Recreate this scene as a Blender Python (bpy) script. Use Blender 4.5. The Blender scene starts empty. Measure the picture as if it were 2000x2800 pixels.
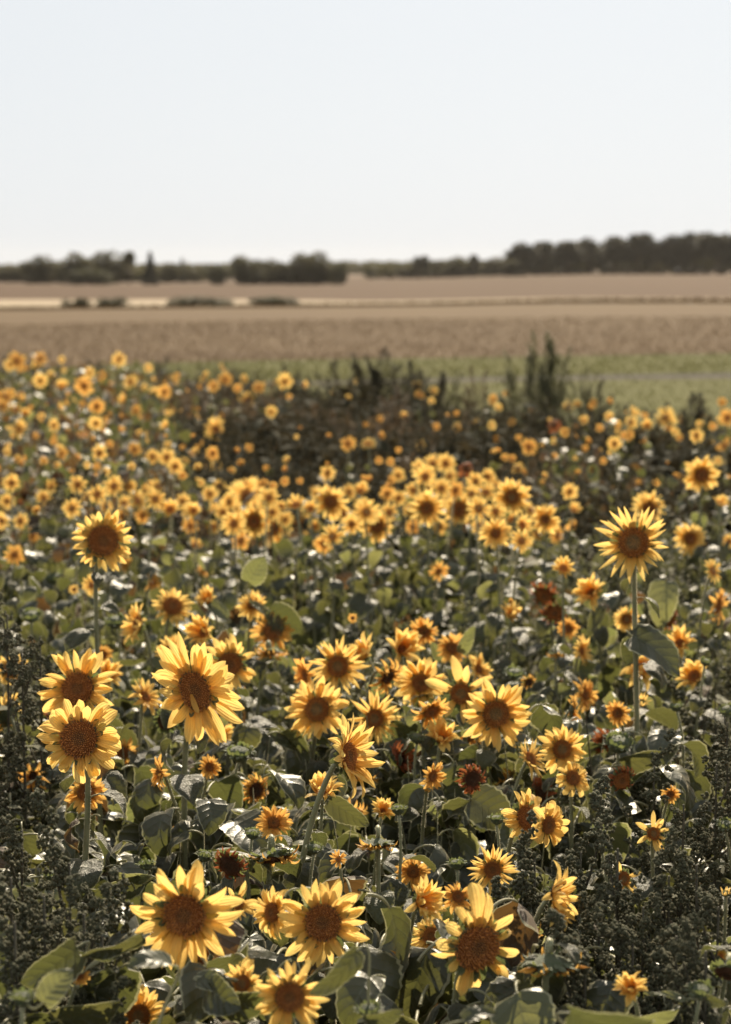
import bpy, math, random
import numpy as np
from mathutils import Vector, Matrix, Euler, noise

# ------------------------------------------------------------------ camera, sky, sun, exposure
scene = bpy.context.scene
F = 5444.0                       # focal length in pixels of the 2000 x 2800 photograph
HORIZON = 735.0
CAM_H = 1.9
PITCH = math.atan((1400.0 - HORIZON) / F)
FOCUS = 3.75
cam_data = bpy.data.cameras.new('camera')
cam_data.sensor_fit = 'VERTICAL'
cam_data.sensor_height = 36.0
cam_data.sensor_width = 36.0 * 2000 / 2800
cam_data.lens = 36.0 * F / 2800.0
cam_data.clip_start = 0.05
cam_data.clip_end = 9000.0
cam_data.dof.use_dof = True
cam_data.dof.focus_distance = FOCUS
cam_data.dof.aperture_fstop = 4.2
cam_data.dof.aperture_blades = 7
cam = bpy.data.objects.new('camera', cam_data)
cam.location = (0, 0, CAM_H)
cam.rotation_euler = (math.pi / 2 - PITCH, 0, 0)
scene.collection.objects.link(cam)
scene.camera = cam

SUN_EL = math.radians(37)
SUN_AZ = math.radians(10)        # clockwise from +Y, the way the camera looks: the field is lit from behind
world = bpy.data.worlds.new('World')
scene.world = world
world.use_nodes = True
wn = world.node_tree
wn.nodes.clear()
w_out = wn.nodes.new('ShaderNodeOutputWorld')
w_bg = wn.nodes.new('ShaderNodeBackground')
w_sky = wn.nodes.new('ShaderNodeTexSky')
w_sky.sky_type = 'NISHITA'
w_sky.sun_disc = False
w_sky.sun_elevation = SUN_EL
w_sky.sun_rotation = SUN_AZ
w_sky.altitude = 50
w_sky.air_density = 1.0
w_sky.dust_density = 2.2
w_sky.ozone_density = 2.0
w_hsv = wn.nodes.new('ShaderNodeHueSaturation')
w_hsv.inputs['Saturation'].default_value = 0.55
w_mix = wn.nodes.new('ShaderNodeMixRGB')
w_mix.blend_type = 'MIX'
w_mix.inputs['Fac'].default_value = 0.86      # a bright veil of thin high cloud over the blue
w_mix.inputs['Color2'].default_value = (8.6, 9.05, 9.5, 1)
w_bg.inputs['Strength'].default_value = 0.0450
wn.links.new(w_sky.outputs[0], w_hsv.inputs['Color'])
wn.links.new(w_hsv.outputs[0], w_mix.inputs['Color1'])
wn.links.new(w_mix.outputs[0], w_bg.inputs['Color'])
wn.links.new(w_bg.outputs[0], w_out.inputs[0])

sun_data = bpy.data.lights.new('sun', 'SUN')
sun_data.energy = 5.0
sun_data.angle = math.radians(0.53)
sun_data.color = (1.0, 0.86, 0.65)
sun = bpy.data.objects.new('sun', sun_data)
sd = Vector((math.sin(SUN_AZ) * math.cos(SUN_EL), math.cos(SUN_AZ) * math.cos(SUN_EL), math.sin(SUN_EL)))
sun.rotation_euler = (-sd).to_track_quat('-Z', 'Y').to_euler()
sun.location = sd * 50
scene.collection.objects.link(sun)

scene.view_settings.view_transform = 'Standard'
scene.view_settings.look = 'None'
scene.view_settings.exposure = 1.05
scene.view_settings.gamma = 1.0
scene.view_settings.use_curve_mapping = False
scene.render.engine = 'CYCLES'
scene.cycles.max_bounces = 8
scene.cycles.diffuse_bounces = 4
scene.cycles.glossy_bounces = 2
scene.cycles.transmission_bounces = 4
scene.cycles.transparent_max_bounces = 4
scene.cycles.sample_clamp_indirect = 6.0
scene.cycles.use_denoising = True
scene.cycles.caustics_reflective = False
scene.cycles.caustics_refractive = False

rng = random.Random(11)
nr = np.random.RandomState(5)
COL = scene.collection

# ------------------------------------------------------------------ helpers
def link(o):
    COL.objects.link(o)
    return o

def tag(o, label=None, cat=None, group=None, kind=None):
    if label: o['label'] = label
    if cat: o['category'] = cat
    if group: o['group'] = group
    if kind: o['kind'] = kind
    return o

def make_mesh(name, verts, faces, attr=None, mats=(), smooth=True, mat_idx=None):
    me = bpy.data.meshes.new(name)
    verts = np.asarray(verts, dtype=np.float32).reshape(-1, 3)
    if isinstance(faces, np.ndarray):
        nf, k = faces.shape
        me.vertices.add(len(verts)); me.vertices.foreach_set('co', verts.ravel())
        me.loops.add(nf * k); me.loops.foreach_set('vertex_index', faces.astype(np.int32).ravel())
        me.polygons.add(nf)
        me.polygons.foreach_set('loop_start', np.arange(0, nf * k, k, dtype=np.int32))
        me.polygons.foreach_set('loop_total', np.full(nf, k, dtype=np.int32))
        me.update(calc_edges=True)
    else:
        me.from_pydata([tuple(map(float, v)) for v in verts], [], faces)
    if attr is not None:
        a = me.attributes.new('pv', 'FLOAT_VECTOR', 'POINT')
        a.data.foreach_set('vector', np.asarray(attr, dtype=np.float32).ravel())
    for m in mats: me.materials.append(m)
    if mat_idx is not None:
        me.polygons.foreach_set('material_index', np.asarray(mat_idx, dtype=np.int32))
    if smooth:
        me.polygons.foreach_set('use_smooth', np.ones(len(me.polygons), dtype=bool))
    me.update()
    return me

def obj(name, me, parent=None):
    o = bpy.data.objects.new(name, me)
    link(o)
    if parent is not None: o.parent = parent
    return o

class MB:
    """collects pieces into one mesh; quads only are kept as lists"""
    def __init__(s): s.v = []; s.f = []; s.a = []; s.m = []; s.n = 0
    def add(s, v, f, a=None, m=0):
        v = np.asarray(v, dtype=float).reshape(-1, 3)
        if a is None: a = np.zeros_like(v)
        s.v.append(v); s.a.append(np.asarray(a, dtype=float))
        for q in f: s.f.append(tuple(int(i) + s.n for i in q)); s.m.append(m)
        s.n += len(v)
    def mesh(s, name, mats, smooth=True):
        return make_mesh(name, np.vstack(s.v), s.f, np.vstack(s.a), mats, smooth, s.m)

def grid_faces(nu, nv):
    f = []
    for i in range(nu):
        for j in range(nv):
            a = i * (nv + 1) + j
            f.append((a, a + 1, a + nv + 2, a + nv + 1))
    return f

def tube(path, radii, sides=7, cap=True):
    """a tapering tube along a path of points"""
    P = [Vector(p) for p in path]
    n = len(P); v = []; f = []
    up = Vector((0.31, 0.17, 0.9)).normalized()
    for i, p in enumerate(P):
        t = (P[min(i + 1, n - 1)] - P[max(i - 1, 0)])
        if t.length < 1e-9: t = Vector((0, 0, 1))
        t.normalize()
        a = up - t * up.dot(t)
        if a.length < 1e-4: a = Vector((1, 0, 0)) - t * t.x
        a.normalize(); b = t.cross(a); up = a
        for k in range(sides):
            w = 2 * math.pi * k / sides
            q = p + (a * math.cos(w) + b * math.sin(w)) * radii[i]
            v.append(q[:])
    for i in range(n - 1):
        for k in range(sides):
            k2 = (k + 1) % sides
            f.append((i * sides + k, i * sides + k2, (i + 1) * sides + k2, (i + 1) * sides + k))
    if cap:
        f.append(tuple((n - 1) * sides + k for k in range(sides)))
        f.append(tuple(reversed(range(sides))))
    return np.array(v), f

def bez(p0, p1, p2, p3, n):
    out = []
    for i in range(n + 1):
        t = i / n; s = 1 - t
        out.append(p0 * s ** 3 + p1 * (3 * s * s * t) + p2 * (3 * s * t * t) + p3 * t ** 3)
    return out

CP, SP = math.cos(PITCH), math.sin(PITCH)
def unproject(px, py, depth):
    X = (px - 1000.0) / F * depth; Y = -(py - 1400.0) / F * depth
    return Vector((X, depth * CP + Y * SP, CAM_H - depth * SP + Y * CP))
def project(P):
    P = np.asarray(P, dtype=float).reshape(-1, 3)
    y, z = P[:, 1], P[:, 2] - CAM_H
    d = np.maximum(y * CP - z * SP, 0.05)
    Y = y * SP + z * CP
    return 1000 + F * P[:, 0] / d, 1400 - F * Y / d, d
def depth_for_z(py, z):
    k = -SP - (py - 1400.0) / F * CP
    return (z - CAM_H) / k

# ------------------------------------------------------------------ materials
def new_mat(name):
    m = bpy.data.materials.new(name); m.use_nodes = True
    nt = m.node_tree; nt.nodes.clear()
    return m, nt, nt.nodes.new('ShaderNodeOutputMaterial')
def N(nt, t, **kw):
    n = nt.nodes.new(t)
    for k, v in kw.items():
        if isinstance(v, (int, float, tuple)) and k in n.inputs: n.inputs[k].default_value = v
        else: setattr(n, k, v)
    return n
def math_(nt, op, a, b=None, c=None):
    n = nt.nodes.new('ShaderNodeMath'); n.operation = op
    for i, x in enumerate((a, b, c)):
        if x is None: continue
        if isinstance(x, (int, float)): n.inputs[i].default_value = x
        else: nt.links.new(x, n.inputs[i])
    return n.outputs[0]
def mixc(nt, fac, c1, c2, blend='MIX'):
    n = nt.nodes.new('ShaderNodeMixRGB'); n.blend_type = blend
    for k, x in (('Fac', fac), ('Color1', c1), ('Color2', c2)):
        if isinstance(x, (int, float)): n.inputs[k].default_value = x
        elif isinstance(x, tuple): n.inputs[k].default_value = x if len(x) == 4 else x + (1,)
        else: nt.links.new(x, n.inputs[k])
    return n.outputs[0]
def ramp(nt, fac, stops):
    n = nt.nodes.new('ShaderNodeValToRGB')
    while len(n.color_ramp.elements) < len(stops): n.color_ramp.elements.new(0.5)
    for e, (p, c) in zip(n.color_ramp.elements, stops):
        e.position = p; e.color = c if len(c) == 4 else c + (1,)
    nt.links.new(fac, n.inputs[0])
    return n.outputs[0]
def noise_tex(nt, scale, detail=3, rough=0.55, vec=None):
    n = nt.nodes.new('ShaderNodeTexNoise')
    n.inputs['Scale'].default_value = scale; n.inputs['Detail'].default_value = detail
    n.inputs['Roughness'].default_value = rough
    if vec is not None: nt.links.new(vec, n.inputs['Vector'])
    return n.outputs[0]
def pv(nt):
    a = nt.nodes.new('ShaderNodeAttribute'); a.attribute_name = 'pv'
    s = nt.nodes.new('ShaderNodeSeparateXYZ'); nt.links.new(a.outputs['Vector'], s.inputs[0])
    return s.outputs[0], s.outputs[1], s.outputs[2]
def bump(nt, h, strength, dist):
    b = nt.nodes.new('ShaderNodeBump'); b.inputs['Strength'].default_value = strength; b.inputs['Distance'].default_value = dist
    nt.links.new(h, b.inputs['Height']); return b.outputs[0]
def finish(nt, out, color, rough, normal=None, spec=0.5, trans=None, tfac=0.0, sheen=0.0):
    p = nt.nodes.new('ShaderNodeBsdfPrincipled')
    if isinstance(color, tuple): p.inputs['Base Color'].default_value = color + (1,)
    else: nt.links.new(color, p.inputs['Base Color'])
    if isinstance(rough, (int, float)): p.inputs['Roughness'].default_value = rough
    else: nt.links.new(rough, p.inputs['Roughness'])
    p.inputs['Specular IOR Level'].default_value = spec
    p.inputs['Sheen Weight'].default_value = sheen
    if sheen: p.inputs['Sheen Roughness'].default_value = 0.35; p.inputs['Sheen Tint'].default_value = (1.0, 0.86, 0.62, 1)
    if normal is not None: nt.links.new(normal, p.inputs['Normal'])
    if trans is None:
        nt.links.new(p.outputs[0], out.inputs[0]); return
    t = nt.nodes.new('ShaderNodeBsdfTranslucent')
    if isinstance(trans, tuple): t.inputs[0].default_value = trans + (1,)
    else: nt.links.new(trans, t.inputs[0])
    if normal is not None: nt.links.new(normal, t.inputs['Normal'])
    m = nt.nodes.new('ShaderNodeMixShader'); m.inputs[0].default_value = tfac
    nt.links.new(p.outputs[0], m.inputs[1]); nt.links.new(t.outputs[0], m.inputs[2])
    nt.links.new(m.outputs[0], out.inputs[0])

def petal_mat(name, tip, base, tfac=0.5):
    m, nt, out = new_mat(name)
    u, v, r = pv(nt)
    oi = nt.nodes.new('ShaderNodeObjectInfo')
    c = mixc(nt, ramp(nt, u, [(0.0, (1, 1, 1)), (0.45, (0.25, 0.25, 0.25)), (1.0, (0, 0, 0))]), tip, base)
    va = math_(nt, 'ABSOLUTE', v)
    line = math_(nt, 'POWER', math_(nt, 'ABSOLUTE', math_(nt, 'SINE', math_(nt, 'MULTIPLY', va, 7.0))), 6.0)
    geo = nt.nodes.new('ShaderNodeTexCoord')
    nz = noise_tex(nt, 9.0, 3, 0.6, geo.outputs['Object'])
    rr = math_(nt, 'FRACT', math_(nt, 'ADD', r, oi.outputs['Random']))
    c = mixc(nt, math_(nt, 'MULTIPLY', rr, 0.35), c, base)
    c = mixc(nt, math_(nt, 'MULTIPLY', line, 0.22), c, tuple(x * 0.72 for x in base))
    spot = math_(nt, 'MULTIPLY', math_(nt, 'GREATER_THAN', nz, 0.70), math_(nt, 'GREATER_THAN', u, 0.8))
    c = mixc(nt, math_(nt, 'MULTIPLY', spot, 0.6), c, (0.35, 0.12, 0.03))
    h = math_(nt, 'ADD', math_(nt, 'MULTIPLY', line, -0.6), math_(nt, 'MULTIPLY', nz, 0.6))
    b = bump(nt, h, 0.5, 0.004)
    tc = mixc(nt, 0.40, c, tuple(min(1.0, q ** .75) for q in tip), 'MIX')
    finish(nt, out, c, 0.55, b, 0.3, tc, tfac)
    return m

M = {}
M['petal'] = petal_mat('petal_yellow', (0.88, 0.63, 0.175), (0.80, 0.36, 0.045), 0.54)
M['petal_old'] = petal_mat('petal_orange', (0.82, 0.49, 0.11), (0.68, 0.25, 0.03), 0.5)
M['petal_rust'] = petal_mat('petal_rust', (0.42, 0.12, 0.03), (0.20, 0.05, 0.02), 0.35)

def disc_mat(name, core, outer, tipc, core_r):
    m, nt, out = new_mat(name)
    u, v, r = pv(nt)      # u radius, v height along floret, r random
    c = ramp(nt, u, [(0.0, core), (core_r, core), (min(core_r + 0.22, 0.9), outer), (1.0, outer)])
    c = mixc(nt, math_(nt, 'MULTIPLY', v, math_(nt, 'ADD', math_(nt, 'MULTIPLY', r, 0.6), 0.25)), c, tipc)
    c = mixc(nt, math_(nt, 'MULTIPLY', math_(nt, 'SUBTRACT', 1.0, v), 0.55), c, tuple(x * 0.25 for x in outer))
    tc = nt.nodes.new('ShaderNodeTexCoord')
    nz = noise_tex(nt, 22.0, 2, 0.6, tc.outputs['Object'])
    finish(nt, out, c, 0.8, bump(nt, nz, 0.6, 0.01), 0.15, None, 0, 0.15)
    return m
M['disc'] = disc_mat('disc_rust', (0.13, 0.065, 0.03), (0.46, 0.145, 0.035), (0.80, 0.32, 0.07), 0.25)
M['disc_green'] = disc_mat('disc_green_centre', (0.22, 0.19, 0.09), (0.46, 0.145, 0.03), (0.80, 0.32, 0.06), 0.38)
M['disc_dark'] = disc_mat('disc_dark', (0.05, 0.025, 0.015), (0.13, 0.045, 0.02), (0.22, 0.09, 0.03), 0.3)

def leaf_mat(name, ca, cb, tr, tfac=0.36, rough=0.42, veins=True):
    m, nt, out = new_mat(name)
    u, v, r = pv(nt)
    oi = nt.nodes.new('ShaderNodeObjectInfo')
    rr = math_(nt, 'FRACT', math_(nt, 'ADD', r, oi.outputs['Random']))
    c = mixc(nt, rr, ca, cb)
    tcc = nt.nodes.new('ShaderNodeTexCoord')
    nz = noise_tex(nt, 26.0, 4, 0.6, tcc.outputs['Object'])
    nb = noise_tex(nt, 7.0, 2, 0.5, tcc.outputs['Object'])
    c = mixc(nt, math_(nt, 'MULTIPLY', ramp(nt, nb, [(0.55, (0, 0, 0)), (0.72, (1, 1, 1))]), 0.28), c, (0.16, 0.13, 0.05))
    c = mixc(nt, math_(nt, 'MULTIPLY', nz, 0.5), c, tuple(x * 0.6 for x in ca))
    h = nz
    t2 = mixc(nt, math_(nt, 'MULTIPLY', rr, 0.7), tr, tuple(x * y for x, y in zip(tr, (0.65, 0.8, 0.7))))
    if veins:
        va = math_(nt, 'ABSOLUTE', v)
        mid = math_(nt, 'LESS_THAN', va, 0.035)
        s = math_(nt, 'ABSOLUTE', math_(nt, 'SINE', math_(nt, 'MULTIPLY', math_(nt, 'ADD', math_(nt, 'SUBTRACT', u, math_(nt, 'MULTIPLY', va, 0.25)), math_(nt, 'MULTIPLY', nb, 0.16)), 19.0)))
        lat = math_(nt, 'LESS_THAN', s, 0.12)
        vein = math_(nt, 'MAXIMUM', mid, math_(nt, 'MULTIPLY', lat, 0.55))
        c = mixc(nt, math_(nt, 'MULTIPLY', vein, 0.4), c, (0.13, 0.15, 0.09))
        t2 = mixc(nt, math_(nt, 'MULTIPLY', vein, 0.5), t2, tuple(x * 0.4 for x in tr))
        quilt = math_(nt, 'POWER', s, 0.5)
        h = math_(nt, 'ADD', math_(nt, 'MULTIPLY', nz, 1.0), math_(nt, 'MULTIPLY', quilt, 0.32))
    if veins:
        # pale hairy margin with its sunlit rim painted in, and the petiole (u = 0, |v| = 0.9) in the colour of the stem, lightened as if sunlit
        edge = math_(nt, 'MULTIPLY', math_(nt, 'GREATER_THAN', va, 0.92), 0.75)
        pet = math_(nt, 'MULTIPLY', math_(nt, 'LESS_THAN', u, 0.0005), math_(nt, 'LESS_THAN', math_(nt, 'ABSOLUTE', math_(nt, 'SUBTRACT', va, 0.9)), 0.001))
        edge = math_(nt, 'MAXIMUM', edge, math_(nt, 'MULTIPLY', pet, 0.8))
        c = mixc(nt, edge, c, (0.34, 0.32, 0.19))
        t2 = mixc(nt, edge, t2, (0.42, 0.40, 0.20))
    finish(nt, out, c, rough, bump(nt, h, 0.62, 0.007), 0.44, t2, tfac, 0.24)
    return m
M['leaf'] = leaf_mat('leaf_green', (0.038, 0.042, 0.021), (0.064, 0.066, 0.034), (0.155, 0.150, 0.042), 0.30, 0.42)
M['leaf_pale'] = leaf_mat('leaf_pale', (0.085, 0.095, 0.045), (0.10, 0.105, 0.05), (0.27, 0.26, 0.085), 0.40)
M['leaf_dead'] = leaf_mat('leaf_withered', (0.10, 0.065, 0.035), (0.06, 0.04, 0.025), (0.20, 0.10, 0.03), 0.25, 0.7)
M['calyx'] = leaf_mat('calyx_green', (0.10, 0.13, 0.06), (0.12, 0.14, 0.07), (0.26, 0.28, 0.09), 0.35, 0.5, False)

def plain_mat(name, ca, cb, scale, rough=0.7, spec=0.3, sheen=0.0, coord='Object', bs=0.4, bd=0.01, tr=None, tf=0.0):
    m, nt, out = new_mat(name)
    tc = nt.nodes.new('ShaderNodeTexCoord')
    nz = noise_tex(nt, scale, 4, 0.6, tc.outputs[coord])
    c = mixc(nt, ramp(nt, nz, [(0.32, (0, 0, 0)), (0.68, (1, 1, 1))]), ca, cb)
    finish(nt, out, c, rough, bump(nt, nz, bs, bd), spec, tr, tf, sheen)
    return m
M['stem'] = plain_mat('stem_green', (0.16, 0.165, 0.085), (0.24, 0.235, 0.13), 30, 0.55, 0.4, 0.6, bd=0.003)
M['hair'] = plain_mat('stem_hair', (0.55, 0.55, 0.42), (0.6, 0.6, 0.5), 5, 0.6, 0.3, tr=(0.8, 0.8, 0.62), tf=0.5)
M['weed'] = plain_mat('weed_dark', (0.045, 0.050, 0.027), (0.125, 0.122, 0.066), 60, 0.75, 0.25, 0.3, tr=(0.16, 0.16, 0.07), tf=0.28)
M['weed_brown'] = plain_mat('weed_brown', (0.04, 0.031, 0.020), (0.08, 0.056, 0.036), 40, 0.8, 0.2, 0.15, tr=(0.15, 0.10, 0.05), tf=0.28)
M['weed_stem'] = plain_mat('weed_stem', (0.045, 0.04, 0.028), (0.08, 0.07, 0.045), 20, 0.7, 0.2)
M['weed_mass'] = plain_mat('weed_mass', (0.024, 0.026, 0.015), (0.046, 0.043, 0.025), 6, 0.85, 0.1, 0.0, tr=(0.07, 0.055, 0.03), tf=0.22)
M['soil'] = plain_mat('soil', (0.05, 0.036, 0.024), (0.09, 0.065, 0.042), 3.5, 0.95, 0.1, bs=0.8, bd=0.05)
M['bark'] = plain_mat('bark', (0.06, 0.045, 0.035), (0.12, 0.085, 0.06), 3, 0.9, 0.1)
# ------------------------------------------------------------------ building blocks of the plants
def petal_geo(W=0.17, bend=0.3, twist=0.0, cup=0.3, tip='n', nu=10, nv=4, side=0.0, wav=0.0, ph=0.0):
    """a ray petal along +x, unit length, upper face +z"""
    T = np.linspace(0, 1, nu + 1); v = []; a = []
    x = z = y = 0.0; th = 0.0
    if tip == 'b': fn = lambda t: (t + 0.10) ** 0.55 * (1 - t ** 5) ** 0.55
    elif tip == 's': fn = lambda t: (t + 0.20) ** 0.35 * (1 - t ** 2.4) ** 0.9
    else: fn = lambda t: (t + 0.10) ** 0.55 * (1 - t ** 2.7) ** 0.85
    mx = max(fn(t) for t in np.linspace(0, 0.98, 60))
    for i, t in enumerate(T):
        if i:
            ds = T[i] - T[i - 1]
            th = bend * (t ** 1.3) + wav * math.sin(5 * t + ph)
            x += ds * math.cos(th); z -= ds * math.sin(th); y += ds * side * t
        hw = W * max(fn(min(t, 0.999)) / mx, 0.02)
        if i == nu: hw = W * 0.04
        tw = twist * t * t
        for j in range(nv + 1):
            s = -1 + 2 * j / nv
            dy = s * hw; dz = cup * s * s * hw - 0.05 * hw * math.cos(3 * math.pi * s)
            dz += 0.12 * hw * math.sin(9 * t + ph + 3 * s) * abs(s)
            yy = dy * math.cos(tw) - dz * math.sin(tw); zz = dy * math.sin(tw) + dz * math.cos(tw)
            v.append((x + zz * math.sin(th), y + yy, z + zz * math.cos(th))); a.append((t, s, 0.5))
    return np.array(v), grid_faces(nu, nv), np.array(a)

def leaf_geo(W=0.80, droop=1.3, fold=0.35, curl=0.3, nu=14, nv=8, wav=0.04, ph=0.0, petiole=0.35, pth=0.6, serr=True, side=0.0, roll=0.0):
    """a heart shaped blade of unit length on its petiole, leaving the stem at the origin along +x"""
    v = []; a = []; f = []; n0 = 0
    if petiole > 0:
        pts = []; x = z = 0.0
        for i in range(7):
            t = i / 6; th = pth * (1 - t * 1.5)
            if i: x += petiole / 6 * math.cos(th); z += petiole / 6 * math.sin(th)
            pts.append((x, 0, z))
        tv, tf = tube(pts, [0.026 - 0.010 * i / 6 for i in range(7)], 5, False)
        v += [tuple(p) for p in tv]; a += [(0, 0.9, 0.5)] * len(tv); f += tf; n0 = len(v)
        x0, z0 = x, z; th0 = -pth * 0.5
    else: x0 = z0 = 0.0; th0 = 0.0
    x, y, z = x0, 0.0, z0
    for i in range(nu + 1):
        t = i / nu
        th = -th0 * (1 - t) + droop * t ** 0.85 + 0.12 * math.sin(6 * t + ph)
        if i: x += math.cos(th) / nu; z -= math.sin(th) / nu; y += side * t / nu
        fw = (max(t, 0.004) ** 0.42) * ((1 - t) ** 0.80) / 0.452
        hw = W * 0.5 * fw
        for j in range(nv + 1):
            s = -1 + 2 * j / nv
            k = 1.0
            if serr and abs(s) > 0.99: k = 1.0 + (0.045 if i % 2 else -0.03)
            dy = s * hw * k
            back = -0.10 * abs(s) ** 1.4 * (1 - t) ** 3 * (1 if t > 0 else 0.3)
            dz = fold * abs(dy) - curl * (abs(s) ** 2.5) * hw * 0.8 + wav * math.sin(9 * t + ph + 2.5 * s) * abs(s)
            cr, sr = math.cos(roll * t), math.sin(roll * t)
            dy, dz = dy * cr - dz * sr, dy * sr + dz * cr
            v.append((x + dz * math.sin(th) + back * math.cos(th), y + dy, z + dz * math.cos(th) - back * math.sin(th)))
            a.append((t, s, 0.5))
    f += [tuple(q + n0 for q in g) for g in grid_faces(nu, nv)]
    return np.array(v), f, np.array(a)

def disc_geo(kind, n=300, seed=0):
    """unit radius disc of florets facing +z"""
    r_ = random.Random(seed); mb = MB()
    dome = 0.26 if kind != 'cone' else 0.4
    H = lambda q: dome * (1 - q * q) - 0.02 + (-0.05 * math.exp(-(q / 0.25) ** 2))
    vs = []; A = []; nr_, nk = 8, 28
    for i in range(nr_ + 1):
        q = i / nr_
        for k in range(nk):
            w = 2 * math.pi * k / nk
            vs.append((q * math.cos(w), q * math.sin(w), H(q) - 0.03)); A.append((q, 0, 0.5))
    fs = []
    for i in range(nr_):
        for k in range(nk):
            k2 = (k + 1) % nk
            fs.append((i * nk + k, (i + 1) * nk + k, (i + 1) * nk + k2, i * nk + k2))
    mb.add(vs, fs, A)
    for i in range(n):
        q = math.sqrt((i + 0.5) / n); w = i * 2.399963
        x, y = q * math.cos(w), q * math.sin(w); z = H(q) - 0.03
        hgt = (0.06 + 0.13 * min(1, max(0, (q - 0.22) / 0.35))) * r_.uniform(0.6, 1.35)
        s = 0.043 * r_.uniform(0.75, 1.15)
        nx, ny = x * 0.45 + r_.uniform(-.25, .25), y * 0.45 + r_.uniform(-.25, .25)
        rr = r_.random()
        c, sn = math.cos(w), math.sin(w)
        base = [(x + s * (c * a - sn * b), y + s * (sn * a + c * b), z) for a, b in ((1, 0), (0, 1), (-1, 0), (0, -1))]
        top = [(x + nx * hgt + 0.62 * s * (c * a - sn * b), y + ny * hgt + 0.62 * s * (sn * a + c * b), z + hgt) for a, b in ((1, 0), (0, 1), (-1, 0), (0, -1))]
        mb.add(base + top, [(0, 1, 5, 4), (1, 2, 6, 5), (2, 3, 7, 6), (3, 0, 4, 7), (4, 5, 6, 7)],
               [(q, 0.0, rr)] * 4 + [(q, 1.0, rr)] * 4)
    return mb

def disc_lo(seed=0):
    mb = MB(); r_ = random.Random(seed); vs = []; A = []; nr_, nk = 7, 20
    for i in range(nr_ + 1):
        q = i / nr_
        for k in range(nk):
            w = 2 * math.pi * (k + 0.5 * (i % 2)) / nk
            j = r_.uniform(-0.04, 0.06)
            vs.append((q * math.cos(w), q * math.sin(w), 0.26 * (1 - q * q) + j)); A.append((q, 0.5 + 8 * j, r_.random()))
    fs = []
    for i in range(nr_):
        for k in range(nk):
            k2 = (k + 1) % nk
            fs.append((i * nk + k, (i + 1) * nk + k, (i + 1) * nk + k2, i * nk + k2))
    mb.add(vs, fs, A); return mb

def rot_place(v, phi, tilt, r0, z0, s, roll=0.0):
    """petal (along +x) -> round a head: scaled, rolled, tilted up by tilt, turned by phi, moved out to r0"""
    m = Matrix.Rotation(phi, 3, 'Z') @ Matrix.Rotation(-tilt, 3, 'Y') @ Matrix.Rotation(roll, 3, 'X')
    m = np.array(m)
    return v * s @ m.T + np.array([r0 * math.cos(phi), r0 * math.sin(phi), z0])

def calyx_geo(kind='open', n=22, seed=0, lo=False):
    """green cup behind the disc (unit disc radius) with pointed bracts; stem joins at z = -0.62"""
    r_ = random.Random(seed); mb = MB()
    if kind == 'bud': prof = [(0.10, -0.75), (0.45, -0.66), (0.80, -0.40), (0.95, -0.05), (0.85, 0.30), (0.55, 0.50), (0.1, 0.58)]
    else: prof = [(0.12, -0.62), (0.32, -0.50), (0.72, -0.36), (0.98, -0.16), (1.03, -0.02), (0.9, 0.0)]
    nk = 10 if lo else 18; vs = []; fs = []
    for (r, z) in prof:
        for k in range(nk):
            w = 2 * math.pi * k / nk; vs.append((r * math.cos(w), r * math.sin(w), z))
    for i in range(len(prof) - 1):
        for k in range(nk):
            k2 = (k + 1) % nk
            fs.append((i * nk + k, i * nk + k2, (i + 1) * nk + k2, (i + 1) * nk + k))
    mb.add(vs, fs, [(0.5, 0.5, r_.random()) for _ in vs])
    rows = 1 if lo else 3 if kind == 'bud' else 2
    for row in range(rows):
        m = n if not lo else 10
        for k in range(m):
            phi = 2 * math.pi * (k + 0.5 * row) / m + r_.uniform(-.12, .12)
            L = r_.uniform(0.75, 1.25) * (0.68 if kind == 'open' else 1.0) * (1.0 if kind != 'bud' else 1.0 - 0.1 * row)
            if kind == 'bud':
                g = petal_geo(0.25, bend=[-0.9, -1.5, 0.9][row] * r_.uniform(.7, 1.2), twist=r_.uniform(-.5, .5), cup=0.3, nu=7, nv=2, ph=r_.uniform(0, 6))
                v = rot_place(g[0], phi, [1.0, 1.4, 0.7][row] + r_.uniform(-.15, .15), 0.86 - 0.1 * (row == 1), -0.25 + 0.15 * row, L * [1.0, 0.85, 0.85][row])
            else:
                g = petal_geo(0.26, bend=r_.uniform(-.7, .9), twist=r_.uniform(-.5, .5), cup=0.3, nu=4 if lo else 7, nv=2, ph=r_.uniform(0, 6))
                v = rot_place(g[0], phi, r_.uniform(-.15, .65) - 0.2 * row, 0.86, -0.20 - 0.08 * row, L)
            aa = g[2].copy(); aa[:, 2] = r_.random()
            mb.add(v, g[1], aa)
    return mb

PETALS = {}
def build_petals():
    r_ = random.Random(3)
    spec = {'n': (0.150, 0.25, 'n'), 's': (0.088, 0.35, 's'), 'b': (0.215, 0.25, 'b'), 'w': (0.125, 0.9, 's')}
    for k, (W, bend, tip) in spec.items():
        for matk in ('petal', 'petal_old', 'petal_rust'):
            PETALS[k, matk] = []
        for i in range(14):
            if k == 'w': g = petal_geo(W * r_.uniform(.7, 1.3), r_.uniform(0.3, 2.4), r_.uniform(-1.2, 1.2), 0.8, tip, wav=0.35, ph=r_.uniform(0, 6), side=r_.uniform(-.5, .5))
            else: g = petal_geo(W * r_.uniform(.85, 1.15), bend + r_.uniform(-1.0, .8), r_.uniform(-.8, .8), r_.uniform(.15, .6), tip, wav=0.10, ph=r_.uniform(0, 6), side=r_.uniform(-.3, .3))
            for matk in ('petal', 'petal_old', 'petal_rust'):
                PETALS[k, matk].append(make_mesh('petal', g[0], g[1], g[2], (M[matk],)))
build_petals()
DISCS = {}
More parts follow.
